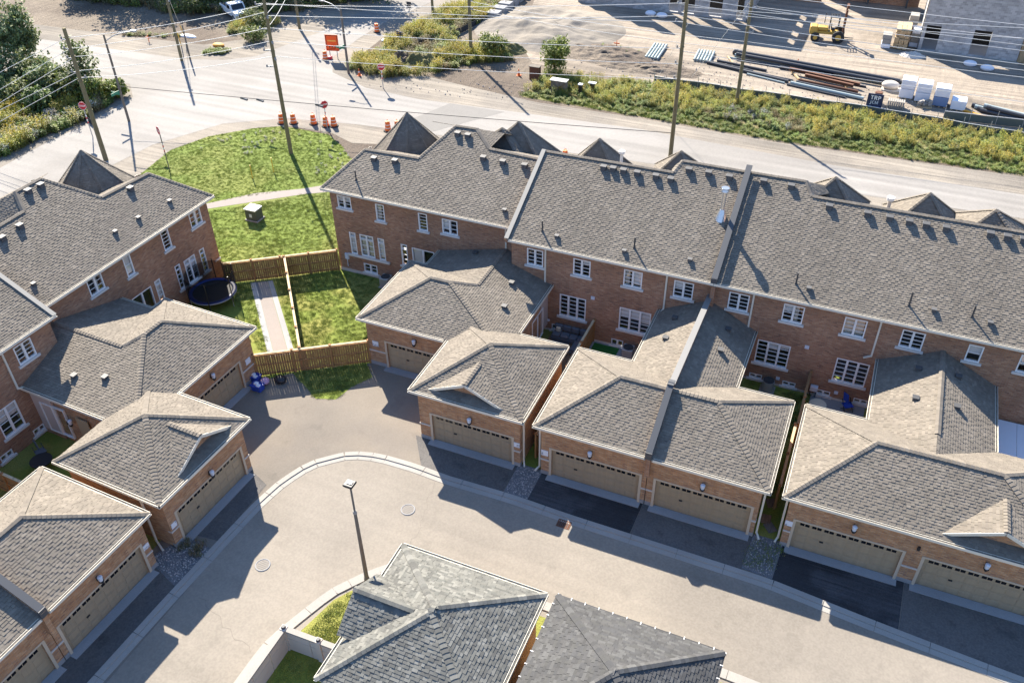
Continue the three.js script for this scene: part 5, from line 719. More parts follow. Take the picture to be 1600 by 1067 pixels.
stopSign(-47.8, -76.7, 2.4, .4, 'stop sign across the street, in front of the weedy corner'); stopSign(-56.5, -53.7, 3.7, -.5, 'stop sign on a tall dark post at the left edge of the lawn', true); stopSign(-47.9, -66.1, 2.5, 1.0, 'stop sign amid orange barrels at the lawn edge'); stopSign(-67.7, -56.2, 3.2, .3, 'stop sign at the left beside the street pole');
// orange roadworks sign
{ const c = document.createElement('canvas'); c.width = 128; c.height = 160; const q = c.getContext('2d'); q.fillStyle = '#ff5a12'; q.fillRect(0, 0, 128, 160); q.strokeStyle = '#5a2208'; q.lineWidth = 6; q.strokeRect(8, 8, 112, 144); q.fillStyle = '#ffb04a'; q.fillRect(22, 52, 84, 14); q.fillStyle = '#3a1604'; for (const x of [30, 58, 86]) q.fillRect(x, 112, 14, 14); q.fillRect(26, 132, 78, 6); const t = new THREE.CanvasTexture(c); t.colorSpace = THREE.SRGBColorSpace;
  const s = thing('roadworks_sign', 'large orange roadworks sign on two posts at the north corner', 'road sign', [-57.2, 0, -82.1], { turn: .25 }); ORIGIN.set(s, V(0, 0, 0)); part(s, 'board', rbox(-.75, .75, .95, 2.75, -.03, .03, .02), MAT.orange); const f = new THREE.PlaneGeometry(1.46, 1.76).translate(0, 1.85, .034).toNonIndexed(); f.userData.uvDone = true; part(s, 'face', f, std(0xffffff, .5, { map: t })); for (const x of [-.4, .45]) part(s, 'post', box(x - .04, x + .04, 0, 1.1, -.06, .0), MAT.galv); part(s, 'sandbag', rbox(-.6, -.2, 0, .35, -.2, .3, .08), MAT.red); }
for (const [x, z, h] of [[-48.4, -54.9, 1.3], [-47.4, -56.6, 1.4]]) single('marker_post', h > 1.35 ? 'yellow marker post on the lawn, the farther one' : 'yellow marker post on the lawn, the nearer one', 'marker post', [x, 0, z], cyl(V(x, 0, z), V(x, h, z), .04, .04, 8), MAT.yellow);
{ const x = -52.3, z = -88.8, s = thing('site_board', 'small dark blue site board and pale lid among the weeds at the corner', 'sign', [x, 0, z]); part(s, 'board', bar(V(x - .45, 1.2, z), V(x + .45, 1.2, z + .25), .04, .85), std([.02, .03, .1], .5)); part(s, 'post', box(x - .03, x + .03, 0, .9, z + .1, z + .16), MAT.galv); }
single('domed_lid', 'pale blue domed lid lying at the road corner', 'lid', [-54.3, .02, -89.3], new THREE.SphereGeometry(.95, 20, 8, 0, 7, 0, 1.2).scale(1, .4, .6).translate(-54.3, .0, -89.3), std([.5, .6, .68], .6));
{ const x = -49.2, z = -92, s = thing('notice_sign', 'small sign plate on a thin post beside the north road', 'sign', [-55.7, 0, -97.3]); part(s, 'post', cyl(V(-55.7, 0, -97.3), V(-55.7, 2, -97.3), .04), MAT.galv); part(s, 'plate', [box(-56, -55.4, 1.4, 1.75, -97.26, -97.22), box(-56, -55.4, 1.8, 2.15, -97.26, -97.22)], MAT.pipe); }

// ---------------------------------------------------------------- pickup truck
{ const t = thing('pickup_truck', 'white pickup truck parked under the far trees', 'pickup truck', [-76.9, 0, -90.4], { turn: -.55 }); ORIGIN.set(t, V(0, 0, 0));
  const prof = [[-2.7, .55], [-2.7, 1.05], [-.4, 1.08], [-.35, 1.12], [-.05, 1.78], [1.05, 1.82], [1.55, 1.18], [2.6, 1.08], [2.72, .9], [2.72, .5]], s = new THREE.Shape(prof.map(p => new THREE.Vector2(...p)));
  part(t, 'body', new THREE.ExtrudeGeometry(s, { depth: 1.72, bevelEnabled: true, bevelSize: .06, bevelThickness: .06, bevelSegments: 2 }).translate(0, 0, -.86), MAT.white);
  part(t, 'cargo_bed', box(-2.6, -.5, 1.08, 1.15, -.75, .75), MAT.pipe); part(t, 'windscreen', bar(V(1.1, 1.74, 0), V(1.54, 1.23, 0), 1.5, .04, V(1, 1, 0)).translate(.05, .04, 0), MAT.paneDark); for (const k of [-1, 1]) part(t, 'side_window', box(.05, 1.0, 1.25, 1.7, k * .915, k * .93), MAT.paneDark);
  for (const x of [-1.75, 1.8]) for (const k of [-1, 1]) { const w = part(t, 'wheel', cyl(V(x, .38, k * .7), V(x, .38, k * .95), .38, .38, 18), MAT.rubber); part(w, 'rim', cyl(V(x, .38, k * .94), V(x, .38, k * .965), .2, .2, 14), MAT.galv); }
  part(t, 'grille', box(2.76, 2.8, .62, .98, -.5, .5), MAT.black); for (const k of [-1, 1]) part(t, 'headlight', rbox(2.7, 2.81, .75, .95, k * .7 - .17, k * .7 + .17, .03), MAT.plastic); part(t, 'bumper', rbox(2.74, 2.9, .42, .6, -.9, .9, .04), MAT.galv); }

// ---------------------------------------------------------------- building site
// block building at the right: a wall with two doorways, roofless behind
{ const b = thing('block_building', 'pale concrete-block building with two dark doorways at the top right', 'building', [8, 0, -112]), z = -108.2;
  part(b, 'wall', [wallWithHoles(2.8, 12.9, 0, 6.8, z, [[3.15, .25, 1.5, 2.7], [8, .25, 1.75, 2.75]], .35), box(2.8, 3.15, 0, 6.8, -124, z - .352), box(12.55, 12.9, 0, 6.8, -124, z - .352), box(3.152, 12.548, 0, 6.8, -124, -123.6)], MAT.cmu);
  part(b, 'floor', box(3.2, 12.5, .02, .12, -123.5, z - .36), MAT.concreteGrey); part(b, 'inner_wall', box(3.2, 12.5, .12, 6.4, -113, -112.7), MAT.room); part(b, 'footing', box(2.6, 13.1, 0, .16, z + .002, z + .5), MAT.capLight); part(b, 'framed_bay', [box(12.92, 18, 0, 6.2, -108.6, -108.5)], MAT.lumber); for (let i = 0; i < 8; i++) part(b, 'stud', box(13 + i * .62, 13.1 + i * .62, 0, 6.2, -108.48, -108.36), MAT.lumber); part(b, 'corner_guard', box(2.68, 2.78, 0, 6.8, z - .3, z + .06), MAT.cap); }
{ const b = thing('block_building', 'unfinished block building with tall door bays, its long shadow over the site', 'building', [-25, 0, -118]), z = -111.2;
  const s = new THREE.Shape([[-38.6, 0], [-17, 0], [-17, 8.3], [-28.6, 8.3], [-28.6, 3.4], [-31.4, 3.4], [-31.4, 8.1], [-33, 8.1], [-33, 6.6], [-34.8, 6.6], [-34.8, 4.9], [-36.6, 4.9], [-36.6, 2.6], [-37.8, 2.6], [-37.8, .9], [-38.6, .9]].map(p => new THREE.Vector2(...p)));
  for (const [x0, x1] of [[-26.6, -25.4], [-25.1, -23.4], [-21.6, -20], [-18.2, -17.4]]) s.holes.push(new THREE.Path([[x0, .2], [x0, 3.6], [x1, 3.6], [x1, .2]].map(p => new THREE.Vector2(...p))));
  const east = new THREE.Shape([[111.6, 0], [130, 0], [130, 8.3], [111.6, 8.3]].map(p => new THREE.Vector2(...p))); for (const c of [112.7, 115.4, 118.9, 121.6, 125]) east.holes.push(new THREE.Path([[c - .8, 6.2], [c - .8, 7.3], [c + .8, 7.3], [c + .8, 6.2]].map(p => new THREE.Vector2(...p))));
  part(b, 'wall', [new THREE.ExtrudeGeometry(s, { depth: .3, bevelEnabled: false }).translate(0, 0, z - .3), new THREE.ExtrudeGeometry(east, { depth: .25, bevelEnabled: false }).rotateY(Math.PI / 2).translate(-17.25, 0, 0)], MAT.cmu);
  part(b, 'inner_wall', box(-36, -17.6, 0, 3.4, -115, -114.7), MAT.room); part(b, 'slab', box(-38.6, -17.3, .0, .14, -130, z - .32), MAT.concreteGrey); }
{ const b = thing('block_building', 'dark frontage with steel posts behind the forklift, at the top edge', 'building', [-3, 0, -124]); part(b, 'wall', [box(-14.9, -9.5, 0, 5, -122, -121.7), box(-9, 2, 0, 5, -124.5, -124.2)], MAT.brick); part(b, 'fascia', box(-9, 2.2, 5, 5.5, -124.6, -123.4), MAT.capLight); for (const x of [-8.6, -4, .6]) part(b, 'column', box(x - .12, x + .12, 0, 5, -123.7, -123.4), MAT.cap); part(b, 'awning', box(-1, 2.2, 3.4, 3.9, -123.8, -123), MAT.green); }
// forklift
{ const f = thing('forklift', 'yellow rough-terrain forklift with a raised rusty mast', 'forklift', [-6.9, 0, -108.3], { turn: .12 }); ORIGIN.set(f, V(0, 0, 0));
  part(f, 'chassis', [rbox(-1.9, 1.0, .75, 1.1, -.45, .45, .06)], MAT.machine); part(f, 'counterweight', rbox(-2.2, -1.35, .7, 1.65, -.75, .75, .16), MAT.machine); part(f, 'bonnet', rbox(-1.35, -.2, 1.15, 1.55, -.5, .5, .12), MAT.machine);
  const cg = part(f, 'cab_frame', [...[[-.1, -.6], [-.1, .6], [.85, -.6], [.85, .6]].map(([x, z]) => cyl(V(x, 1.1, z), V(x, 2.75, z), .045)), box(-.16, .92, 2.72, 2.8, -.66, -.58), box(-.16, .92, 2.72, 2.8, .58, .66), ...[0, 1, 2, 3].map(i => box(-.1 + i * .3, -.04 + i * .3, 2.72, 2.78, -.58, .58))], MAT.pipe); part(f, 'seat', [rbox(.1, .55, 1.2, 1.4, -.25, .25, .04), rbox(.05, .15, 1.4, 1.9, -.25, .25, .04)], MAT.black); part(f, 'exhaust', cyl(V(-.7, 1.7, -.45), V(-.7, 2.9, -.45), .05), MAT.pipe);
  part(f, 'mast', [...[-.45, .45].map(z => box(1.35, 1.55, .3, 3.6, z - .06, z + .06)), ...[.6, 1.8, 3.2].map(y => box(1.36, 1.54, y, y + .14, -.4, .4)), ...[-.3, .3].map(z => box(1.4, 1.5, 1.4, 4.1, z - .05, z + .05)), box(1.36, 1.6, 3.8, 4.1, -.5, .5)], MAT.rust); part(f, 'fork', [box(1.56, 1.64, .3, 1.2, -.4, -.28), box(1.6, 2.7, .3, .36, -.4, -.28)], MAT.pipe); part(f, 'fork', [box(1.56, 1.64, .3, 1.2, .28, .4), box(1.6, 2.7, .3, .36, .28, .4)], MAT.pipe);
  for (const [x, r] of [[-1.5, .5], [1.0, .68]]) for (const k of [-1, 1]) { const w = part(f, 'wheel', cyl(V(x, r, k * .72), V(x, r, k * 1.1), r, r, 20), MAT.rubber); part(w, 'hub', cyl(V(x, r, k * 1.08), V(x, r, k * 1.13), r * .5, r * .45, 16), MAT.machine); } }
// lumber and plank stacks
{ const s = thing('lumber_stack', 'tall stack of timber planks beside the block building', 'lumber stack', [1.1, 0, -109]), r = rng(5); for (let i = 0; i < 12; i++) for (let k = 0; k < 3; k++) part(s, 'plank', box(.2 + k * .5 + (r() - .5) * .08, .66 + k * .5, .1 + i * .19, .27 + i * .19, -110.4 + (r() - .5) * .3, -107.8 + (r() - .5) * .3), MAT.lumber); }
for (const [x, z, h, l] of [[-.6, -108.4, 1.5, 'white wrapped bundle left of the timber stack'], [1.7, -111.4, 3.1, 'white wrapped bundle behind the timber stack'], [2.3, -109.9, 2.2, 'white bundle squeezed between timber stack and block wall']]) { const s = thing('wrapped_bundle', l, 'wrapped bundle', [x, 0, z]); for (let i = 0; i < Math.round(h / .5); i++) part(s, 'layer', rbox(x - .5 + (i % 2) * .05, x + .5, .05 + i * .5, .53 + i * .5, z - .7, z + .7, .05), i % 3 ? MAT.concrete : MAT.wrap); }
// wrapped cubes
const cubes = [[2.55, -94.3, 2, 'white wrapped cubes stacked two high, leftmost of the row'], [4.05, -93.9, 2, 'white wrapped cubes stacked two high behind the loose blocks'], [5.75, -93.4, 2, 'blue-grey wrapped cubes stacked two high, third of the row'], [7.4, -93.1, 1, 'low white wrapped cube at the right end of the row']];
for (const [x, z, n, l] of cubes) { const s = thing('wrapped_cubes', l, 'wrapped cubes', [x, 0, z], { turn: -.03 }); ORIGIN.set(s, V(0, 0, 0)); for (let i = 0; i < n; i++) part(s, 'cube', rbox(-.68, .68, .1 + i * .93, 1.0 + i * .93, -.72, .72, .06), x > 5 && x < 6 && !i ? std([.16, .24, .4], .5) : MAT.wrap); for (const k of [-.5, 0, .5]) part(s, 'skid', box(k - .08, k + .08, 0, .1, -.7, .7), MAT.lumber); }
{ const s = thing('block_heap', 'loose grey blocks on a skid before the wrapped cubes', 'heap of blocks', [4.4, 0, -92.3]), r = rng(8); for (let i = 0; i < 14; i++) { const x = 3.9 + (i % 4) * .3 + r() * .1, y = .15 + Math.floor(i / 5) * .22, z = -92.5 + r() * .5; part(s, 'block', new THREE.BoxGeometry(.38, .19, .2).rotateY(r() * 3).rotateZ(r() * .3).translate(x, y, z), MAT.concrete); } part(s, 'skid', box(3.7, 5.1, 0, .1, -92.8, -91.9), MAT.lumber); }
// pipes and beams
function pipe(label, a, b, r, m, name = 'pipe', cat = 'pipe', group = 'long pipes laid out on the building site') { const d = V(b[0] - a[0], 0, b[1] - a[1]).normalize(), A = V(a[0], r + (a[2] || 0) + .02, a[1]), B = V(b[0], r + (b[2] || 0) + .02, b[1]); single(name, label, cat, [a[0], 0, a[1]], [cyl(A, B, r, r, 14), cyl(A.clone().addScaledVector(d, -.02), A.clone().addScaledVector(d, .3), r * 1.1, r * 1.1, 14)], m, { group }); }
let pipeN = 0; const pipeWord = ['first', 'second', 'third', 'fourth', 'fifth', 'sixth', 'seventh', 'eighth', 'ninth', 'tenth', 'eleventh', 'twelfth', 'thirteenth', 'fourteenth', 'fifteenth', 'sixteenth', 'seventeenth'], lp = () => pipeWord[pipeN++] + ' long pipe from the back in the site row behind the goldenrod';
for (let i = 0; i < 4; i++) pipe(lp(), [-16.1 + i * .2, -99.9 + i * .42, i % 2 * .3], [2.0 - i * .3, -97.5 + i * .42, i % 2 * .3], .19, i === 2 ? MAT.pvc : MAT.pvcDark);
for (const [a, b, r, m] of [[[-15.3, -98.1], [-4.9, -97.2], .14, MAT.pvcDark], [[-17.2, -96.9], [-11.7, -95.9], .13, MAT.pvcDark], [[-18.1, -95.9], [-9, -93.6], .16, MAT.pvcDark], [[-8.7, -93.3], [-1.3, -91.8], .17, MAT.pvc], [[-8.2, -93.8], [-1.6, -92.5], .15, MAT.pvcDark], [[-8, -94.4], [-2, -93.4], .15, MAT.rust], [[-10.5, -97.3], [-5, -96.7], .16, MAT.pvcDark], [[-17.8, -96.4], [-13, -95.4], .09, MAT.pvcDark], [[-14, -95.2], [-8.6, -94.2], .1, MAT.pvcDark], [[-16.4, -98.4], [-9.6, -97.5], .1, MAT.pvc], [[-6.4, -96.1], [-1.4, -95.2], .1, MAT.pvcDark], [[-13.4, -94.3], [-9.3, -93.2], .09, MAT.pvc], [[-9, -92.9], [-3, -91.6], .09, MAT.pvcDark]]) pipe(lp(), a, b, r, m);
for (let i = 0; i < 6; i++) pipe(pipeWord[i] + ' black pipe from the back in the pile at the right edge', [8.7 + i * .25, -94 + i * .33 - (i > 3 ? .7 : 0), i > 3 ? .35 : 0], [20, -91 + i * .4 - (i > 3 ? .7 : 0), i > 3 ? .35 : 0], .19, i % 3 === 1 ? MAT.pvc : MAT.pvcDark, 'pipe', 'pipe', 'black pipes piled at the right edge');
pipe('orange pipe lying in front of the black pipe pile', [7.7, -92.6], [10, -91.5], .12, std([.62, .3, .03], .5), 'pipe', 'pipe', undefined);
for (const [a, b, l] of [[[-9.4, -96.4], [-2, -94.6], 'rusty steel beam laid on timbers, longer one'], [[-7.6, -95.2], [-2.6, -94], 'rusty steel beam laid on timbers, shorter one']]) { const A = V(a[0], .35, a[1]), B = V(b[0], .35, b[1]); single('steel_beam', l, 'steel beam', [a[0], 0, a[1]], [bar(A, B, .3, .03), bar(A.clone().setY(.62), B.clone().setY(.62), .3, .03), bar(A.clone().setY(.485), B.clone().setY(.485), .03, .24)], MAT.rust); }
for (const [i, [x, z]] of [[-8.6, -95.6], [-3.4, -94.6], [-15.9, -97.5]].entries()) single('timber_bearer', ['short timber under the left end of the rusty beams', 'short timber under the right end of the rusty beams', 'short timber between the long pipes near the goldenrod pole'][i], 'timber', [x, 0, z], new THREE.BoxGeometry(.16, .16, 2.2).rotateY(.5).translate(x, .16, z), MAT.lumber);
for (const [x, z, n, L, l] of [[-24, -97.2, 5, 4.6, 'bundle of grey-green pipes left of the tall pole'], [-18.8, -97.7, 6, 3.2, 'bundle of grey-green pipes right of the tall pole']]) { const s = thing('pipe_bundle', l, 'pipe bundle', [x, 0, z]); for (let i = 0; i < n; i++) part(s, 'pipe', cyl(V(x - .8 + i * .34, .18, z + L / 2), V(x - 1 + i * .34, .18, z - L / 2), .13, .13, 12), MAT.pvc); for (const k of [-.3, .3]) part(s, 'bearer', box(x - 1.1, x + 1.1, 0, .06, z + k * L - .06, z + k * L + .06), MAT.lumber); }
{ const x = 0, z = -91.7, b = thing('oil_drum', 'dark brown steel drum behind the blue site sign', 'drum', [x, 0, z]); part(b, 'drum', [cyl(V(x, 0, z), V(x, 1.1, z), .36, .36, 18), ...[.05, .4, .74, 1.05].map(y => new THREE.TorusGeometry(.365, .025, 6, 20).rotateX(Math.PI / 2).translate(x, y, z))], MAT.rust); part(b, 'lid', cyl(V(x, 1.06, z), V(x, 1.08, z), .33, .33, 18), MAT.black); }
{ const s = thing('paving_slabs', 'row of pale slabs standing on edge right of the blue sign', 'paving slabs', [1.7, 0, -91.1]); for (let i = 0; i < 8; i++) part(s, 'slab', box(1.0 + i * .2, 1.14 + i * .2, 0, .75, -91.5, -90.7), MAT.concrete); }
single('canvas_heap', 'beige canvas heap on a pallet at the end of the long pipes', 'heap', [1, .02, -95.5], [new THREE.IcosahedronGeometry(.8, 2).scale(1.1, .55, .8).translate(.9, .5, -95.6), box(.1, 1.9, .02, .14, -96.1, -95)], MAT.stone);
// blue sign on the silt fence
{ const c = document.createElement('canvas'); c.width = 160; c.height = 160; const q = c.getContext('2d'); q.fillStyle = '#0b2a55'; q.fillRect(0, 0, 160, 160); q.fillStyle = '#eef2f8'; q.textAlign = 'center'; q.font = 'bold 62px sans-serif'; q.fillText('TRP', 84, 62); q.fillStyle = '#b9cbe0'; q.font = 'bold 46px sans-serif'; q.fillText('JCM', 78, 108); q.fillStyle = '#8fa6c4'; q.fillRect(22, 134, 40, 5); q.fillRect(78, 136, 58, 5); const t = new THREE.CanvasTexture(c); t.colorSpace = THREE.SRGBColorSpace;
  const s = thing('site_sign', 'dark blue square site sign with white letters on the silt fence', 'sign', [-.2, 0, -88.7], { turn: -.02 }); ORIGIN.set(s, V(0, 0, 0)); part(s, 'board', box(-.72, .72, .55, 2, -.03, .03), std([.01, .03, .09], .5)); const f = new THREE.PlaneGeometry(1.42, 1.43).translate(0, 1.275, .036).toNonIndexed(); f.userData.uvDone = true; part(s, 'face', f, std(0xffffff, .5, { map: t })); for (const x of [-.6, .6]) part(s, 'post', box(x - .03, x + .03, 0, 1.9, -.1, -.04), MAT.lumber); }
// silt fences
function silt(label, pts, h, m, railed) { const f = thing('silt_fence', label, 'silt fence', [pts[0][0], 0, pts[0][1]]), r = rng(pts.length * 13); for (let i = 0; i < pts.length - 1; i++) { const a = V(pts[i][0], h / 2, pts[i][1]), b = V(pts[i + 1][0], h / 2, pts[i + 1][1]); part(f, 'fabric_panel', bar(a, b, .02, h * (.9 + .12 * r())), m); part(f, 'stake', cyl(a.clone().setY(0), a.clone().setY(h + .55), .03, .03, 6), railed ? MAT.galv : MAT.lumber); if (railed) part(f, 'top_rail', cyl(a.clone().setY(h + .02), b.clone().setY(h + .02), .03, .03, 6), MAT.wire); } }
silt('grey-green fabric fence between the verge and the building site', Array.from({ length: 17 }, (_, i) => [-22 + i * 2.3, -88.5 + (i > 10 ? (i - 10) * .18 : 0) + .12 * Math.sin(i * 2)]), .75, MAT.siltGreen, true);
silt('second fabric fence nearer the pipes at the right edge', Array.from({ length: 6 }, (_, i) => [6.2 + i * 2.3, -89.9 - i * .2]), .8, MAT.siltGreen, true);
silt('black fabric fence in the weeds at the left street', [[-74.5, -47.5], [-74, -50.5], [-73.6, -52.8], [-73.3, -55.1], [-72.6, -57.4], [-71.6, -59.2], [-69.6, -58.2]], .6, MAT.silt);
silt('black fabric fence round the weedy corner by the north road', [[-54.2, -83.5], [-51.2, -85.2], [-50.3, -88.6], [-49.3, -91.6], [-47.6, -95], [-46.8, -100], [-45.9, -106]], .7, MAT.silt);
{ const s = thing('wooden_crate', 'dark slatted crate at the verge with crossed boards', 'crate', [-30.4, 0, -82.6]), x = -30.4, z = -82.6; part(s, 'box', box(x - .8, x + .8, 0, 1.25, z - .35, z + .35), MAT.poleGrey); part(s, 'brace', bar(V(x - .75, .1, z + .37), V(x + .75, 1.15, z + .37), .03, .12, V(0, 0, 1)), MAT.pole); part(s, 'brace', bar(V(x - .75, 1.15, z + .385), V(x + .75, .1, z + .385), .03, .12, V(0, 0, 1)), MAT.pole); part(s, 'lid', box(x - .9, x + .9, 1.25, 1.33, z - .42, z + .42), MAT.galv); }
{ const x = -34, z = -84.9; const s = thing('wooden_crate', 'dark upright crate behind the green bush', 'crate', [x, 0, z]); part(s, 'box', rbox(x - .55, x + .55, 0, 1.4, z - .3, z + .3, .03), MAT.rust); part(s, 'lid', box(x - .6, x + .6, 1.4, 1.46, z - .35, z + .35), MAT.poleGrey); }
for (const [i, [x, z]] of [[-27.2, -83.7], [-28.2, -82.9]].entries()) { const s = thing('bollard', i ? 'short dark bollard with a pale top in the verge, nearer the street' : 'dark bollard with a pale top in the verge, farther from the street', 'bollard', [x, 0, z]); part(s, 'post', box(x - .18, x + .18, 0, 1, z - .18, z + .18), MAT.black); part(s, 'top', box(x - (i ? .22 : .4), x + (i ? .22 : .4), 1, 1.08, z - .22, z + .22), MAT.wrap); }
for (let i = 0; i < 6; i++) { const x = -46 - i * .04, z = -101.2 - i * 1.9; const s = thing('concrete_block', ['nearest', 'second', 'third', 'fourth', 'fifth', 'farthest'][i] + ' block in the row of grey concrete blocks beside the sandy heap', 'concrete block', [x, 0, z], { group: 'concrete blocks in a row' }); part(s, 'block', rbox(x - .8, x + .8, 0, .95, z - .65, z + .65, .05), MAT.concreteGrey); part(s, 'lifting_eye', new THREE.TorusGeometry(.1, .02, 6, 12, Math.PI).translate(x, .95, z), MAT.rust); }
// heaps of earth
function heap(label, x, z, rx, rz, h, m, seed, name = 'earth_heap') { const n = 60, a = [], r = seed, idx = []; for (let j = 0; j <= n; j++) for (let i = 0; i <= n; i++) { const u = i / n * 2 - 1, v = j / n * 2 - 1, d = Math.min(1, Math.hypot(u, v)); let y = Math.pow(Math.cos(d * Math.PI / 2), .9) * h * (.45 + 1.6 * (fbm(u * .5 + .5, v * .5 + .5, 5, r, 5) - .3)) + (.16 * rx / 6 + .1) * (noise(u * .5 + .5 + v * .1, v * .5 + .5, 17, r) - .5) * Math.sqrt(1 - d); a.push(x + u * rx, Math.max(-.05, y - .05), z + v * rz); } for (let j = 0; j < n; j++) for (let i = 0; i < n; i++) { const k = j * (n + 1) + i; idx.push(k, k + n + 1, k + 1, k + 1, k + n + 1, k + n + 2); } const g = new THREE.BufferGeometry(); g.setAttribute('position', new THREE.Float32BufferAttribute(a, 3)); g.setIndex(idx); g.computeVertexNormals(); return single(name, label, 'earth heap', [x, 0, z], g, m); }
heap('wide heap of grey-brown sand behind the weeds', -38.5, -100.5, 9.5, 8.5, 1.35, MAT.shoulder, 3, 'sand_heap'); heap('dark earth heap with clods at the corner near the stop sign', -47, -84.1, 3, 1.6, 1.4, MAT.weedsoil, 5); heap('pale earth heap left of the dark one at the corner', -49.6, -84.2, 1.6, 1.4, 1.3, MAT.soil, 6); heap('low sandy mound beside the sandy heap', -29.5, -94.6, 6, 3.4, .9, MAT.soil, 9); heap('low sandy mound along the site path', -24, -92.3, 7, 2.2, .5, MAT.soil, 10); heap('rubble mound by the block building corner', 2.4, -106.6, 1.5, 1.1, .5, MAT.stone, 12); heap('earth mound behind the bush at the verge', -40.3, -91.8, 2.6, 1.5, 1.2, MAT.weedsoil, 14);
single('tank_lid', 'dark blue sheet lying at the foot of the earth heap', 'sheet', [-47.5, .02, -82], new THREE.BoxGeometry(1.7, .1, .9).rotateX(-.25).translate(-47.4, .3, -82.1), std([.02, .04, .09], .6));
single('boat_hull', 'white shell lying on the sandy ground behind the far corner', 'shell', [-77.6, .02, -82.1], new THREE.SphereGeometry(1, 20, 10, 0, 7, 0, 1.57).scale(1.2, .28, .45).translate(-77.6, .0, -82.1), MAT.white);
single('tarpaulin', 'crumpled orange tarpaulin on the sandy ground', 'tarpaulin', [-72.1, .02, -80.8], new THREE.IcosahedronGeometry(.7, 2).scale(1.1, .35, .7).translate(-72.1, .12, -80.8), std([.66, .28, .03], .7));
for (const [i, [x, z]] of [[-28.8, -96.9], [-80.6, -78.8]].entries()) { const s = thing('orange_marker', i ? 'orange marker in the grass strip at the far left' : 'orange survey marker on the sandy ground', 'marker', [x, 0, z]); part(s, 'stake', box(x - .03, x + .03, 0, .9, z - .03, z + .03), MAT.orange); part(s, 'flag', box(x - .35, x + .35, .5, .62, z - .02, z + .02), MAT.orange); }
for (const [i, [x, z]] of [[-28.4, -109.4], [-26.9, -109.2], [8.3, -105.6], [10, -104.9]].entries()) single('wrapped_bundle', ['white wrapped bundle in the shade of the door bays, left one', 'white wrapped bundle in the shade of the door bays, right one', 'pale rubble sack in the shade of the block building, left one', 'pale rubble sack in the shade of the block building, right one'][i], 'wrapped bundle', [x, .02, z], new THREE.IcosahedronGeometry(.7, 2).scale(1, .5, .7).translate(x, .25, z), MAT.wrap);
{ const x = -79.6, z = -91, s = thing('log_pile', 'pile of logs and branches left of the pickup truck', 'logs', [x, 0, z]), r = rng(4); for (let i = 0; i < 9; i++) part(s, 'log', cyl(V(x - 2 + r(), .2 + r() * .7, z - .6 + r()), V(x + 1 + r(), .2 + r() * .7, z - .6 + r()), .13 + r() * .08, .1, 8), MAT.bark); }

// ---------------------------------------------------------------- plants
const LEAF = { deep: [[0.056, 0.107, 0.02], [0.081, 0.137, 0.025], [0.112, 0.176, 0.031], [0.15, 0.213, 0.037]], fresh: [[.16, .21, .02], [.2, .25, .025], [.12, .17, .02], [.25, .28, .035]], olive: [[0.125, 0.159, 0.035], [0.175, 0.208, 0.044], [0.225, 0.245, 0.056], [0.094, 0.122, 0.031]], pale: [[0.175, 0.23, 0.071], [0.225, 0.27, 0.095], [0.125, 0.176, 0.048], [0.275, 0.324, 0.131]] };
function leafCrown(lobes, n, size, cols, seed) {            // many bent leaf clusters spread through the lobes
  const r = rng(seed), pos = [], col = [], tot = lobes.reduce((s, l) => s + l[3] * l[4] * l[5], 0);
  for (const [cx, cy, cz, rx, ry, rz] of lobes) { const N = Math.round(n * rx * ry * rz / tot);
    for (let i = 0; i < N; i++) {
      const d = V(r() - .5, r() - .5, r() - .5).normalize(), k = .3 + .8 * Math.pow(r(), .7), bump = .6 + .8 * noise(d.x * .5 + .5, d.y * .5 + .5 + d.z * .3, 5, seed % 50 + 1), p = V(cx + d.x * rx * k * bump, cy + d.y * ry * k * bump, cz + d.z * rz * k * bump); if (p.y < .1) p.y = .1 + r() * .3;
      const c = cols[Math.floor(r() * cols.length)], j = .8 + .4 * r(), s = size * (.6 + .8 * r());
      for (let q = 0; q < 3; q++) { const u = V(r() - .5, r() - .5, r() - .5).normalize(), v = V().crossVectors(u, V(r() - .5, r() + .4, r() - .5)).normalize(), o = p.clone().add(V(r() - .5, r() - .5, r() - .5).multiplyScalar(s)), a = o.clone().addScaledVector(u, s * .6), b = o.clone().addScaledVector(v, s * .32), e = o.clone().addScaledVector(u, -s * .6), f = o.clone().addScaledVector(v, -s * .32); for (const w of [a, b, e, a, e, f]) { pos.push(w.x, w.y, w.z); col.push(c[0] * j, c[1] * j, c[2] * j); } }
    } }
  const g = new THREE.BufferGeometry(); g.setAttribute('position', new THREE.Float32BufferAttribute(pos, 3)); g.setAttribute('color', new THREE.Float32BufferAttribute(col, 3)); g.computeVertexNormals(); return g;
}
function makeTree(name, label, cat, x, z, h, w, cols, seed, { n = 1500, size = .32, trunk = .16, group, low = .25 } = {}) {
  const t = thing(name, label, cat, [x, 0, z], { group }); ORIGIN.set(t, V(0, 0, 0)); const r = rng(seed), lobes = [[0, h * (low + 1) / 2, 0, w * .8, h * (1 - low) * .5, w * .8]];
  for (let i = 0; i < 7; i++) { const a = r() * 6.28, k = .35 + .4 * r(); lobes.push([Math.cos(a) * w * k, h * (low + .1 + (1 - low - .15) * r()), Math.sin(a) * w * k, w * (.35 + .25 * r()), h * (.12 + .12 * r()), w * (.35 + .25 * r())]); }
  const T = [cyl(V(0, -.1, 0), V(.1, h * .75, .05), trunk, trunk * .3, 8)]; for (let i = 0; i < 6; i++) { const a = r() * 6.28, y = h * (low * .8 + .5 * r()); T.push(cyl(V(.04, y, .02), V(Math.cos(a) * w * .6, y + h * .2, Math.sin(a) * w * .6), trunk * .4, trunk * .12, 6)); }
  part(t, 'trunk', T, MAT.bark); part(t, 'crown', leafCrown(lobes, n, size, cols, seed + 1), MAT.leaf, { color: true }); return t;
}
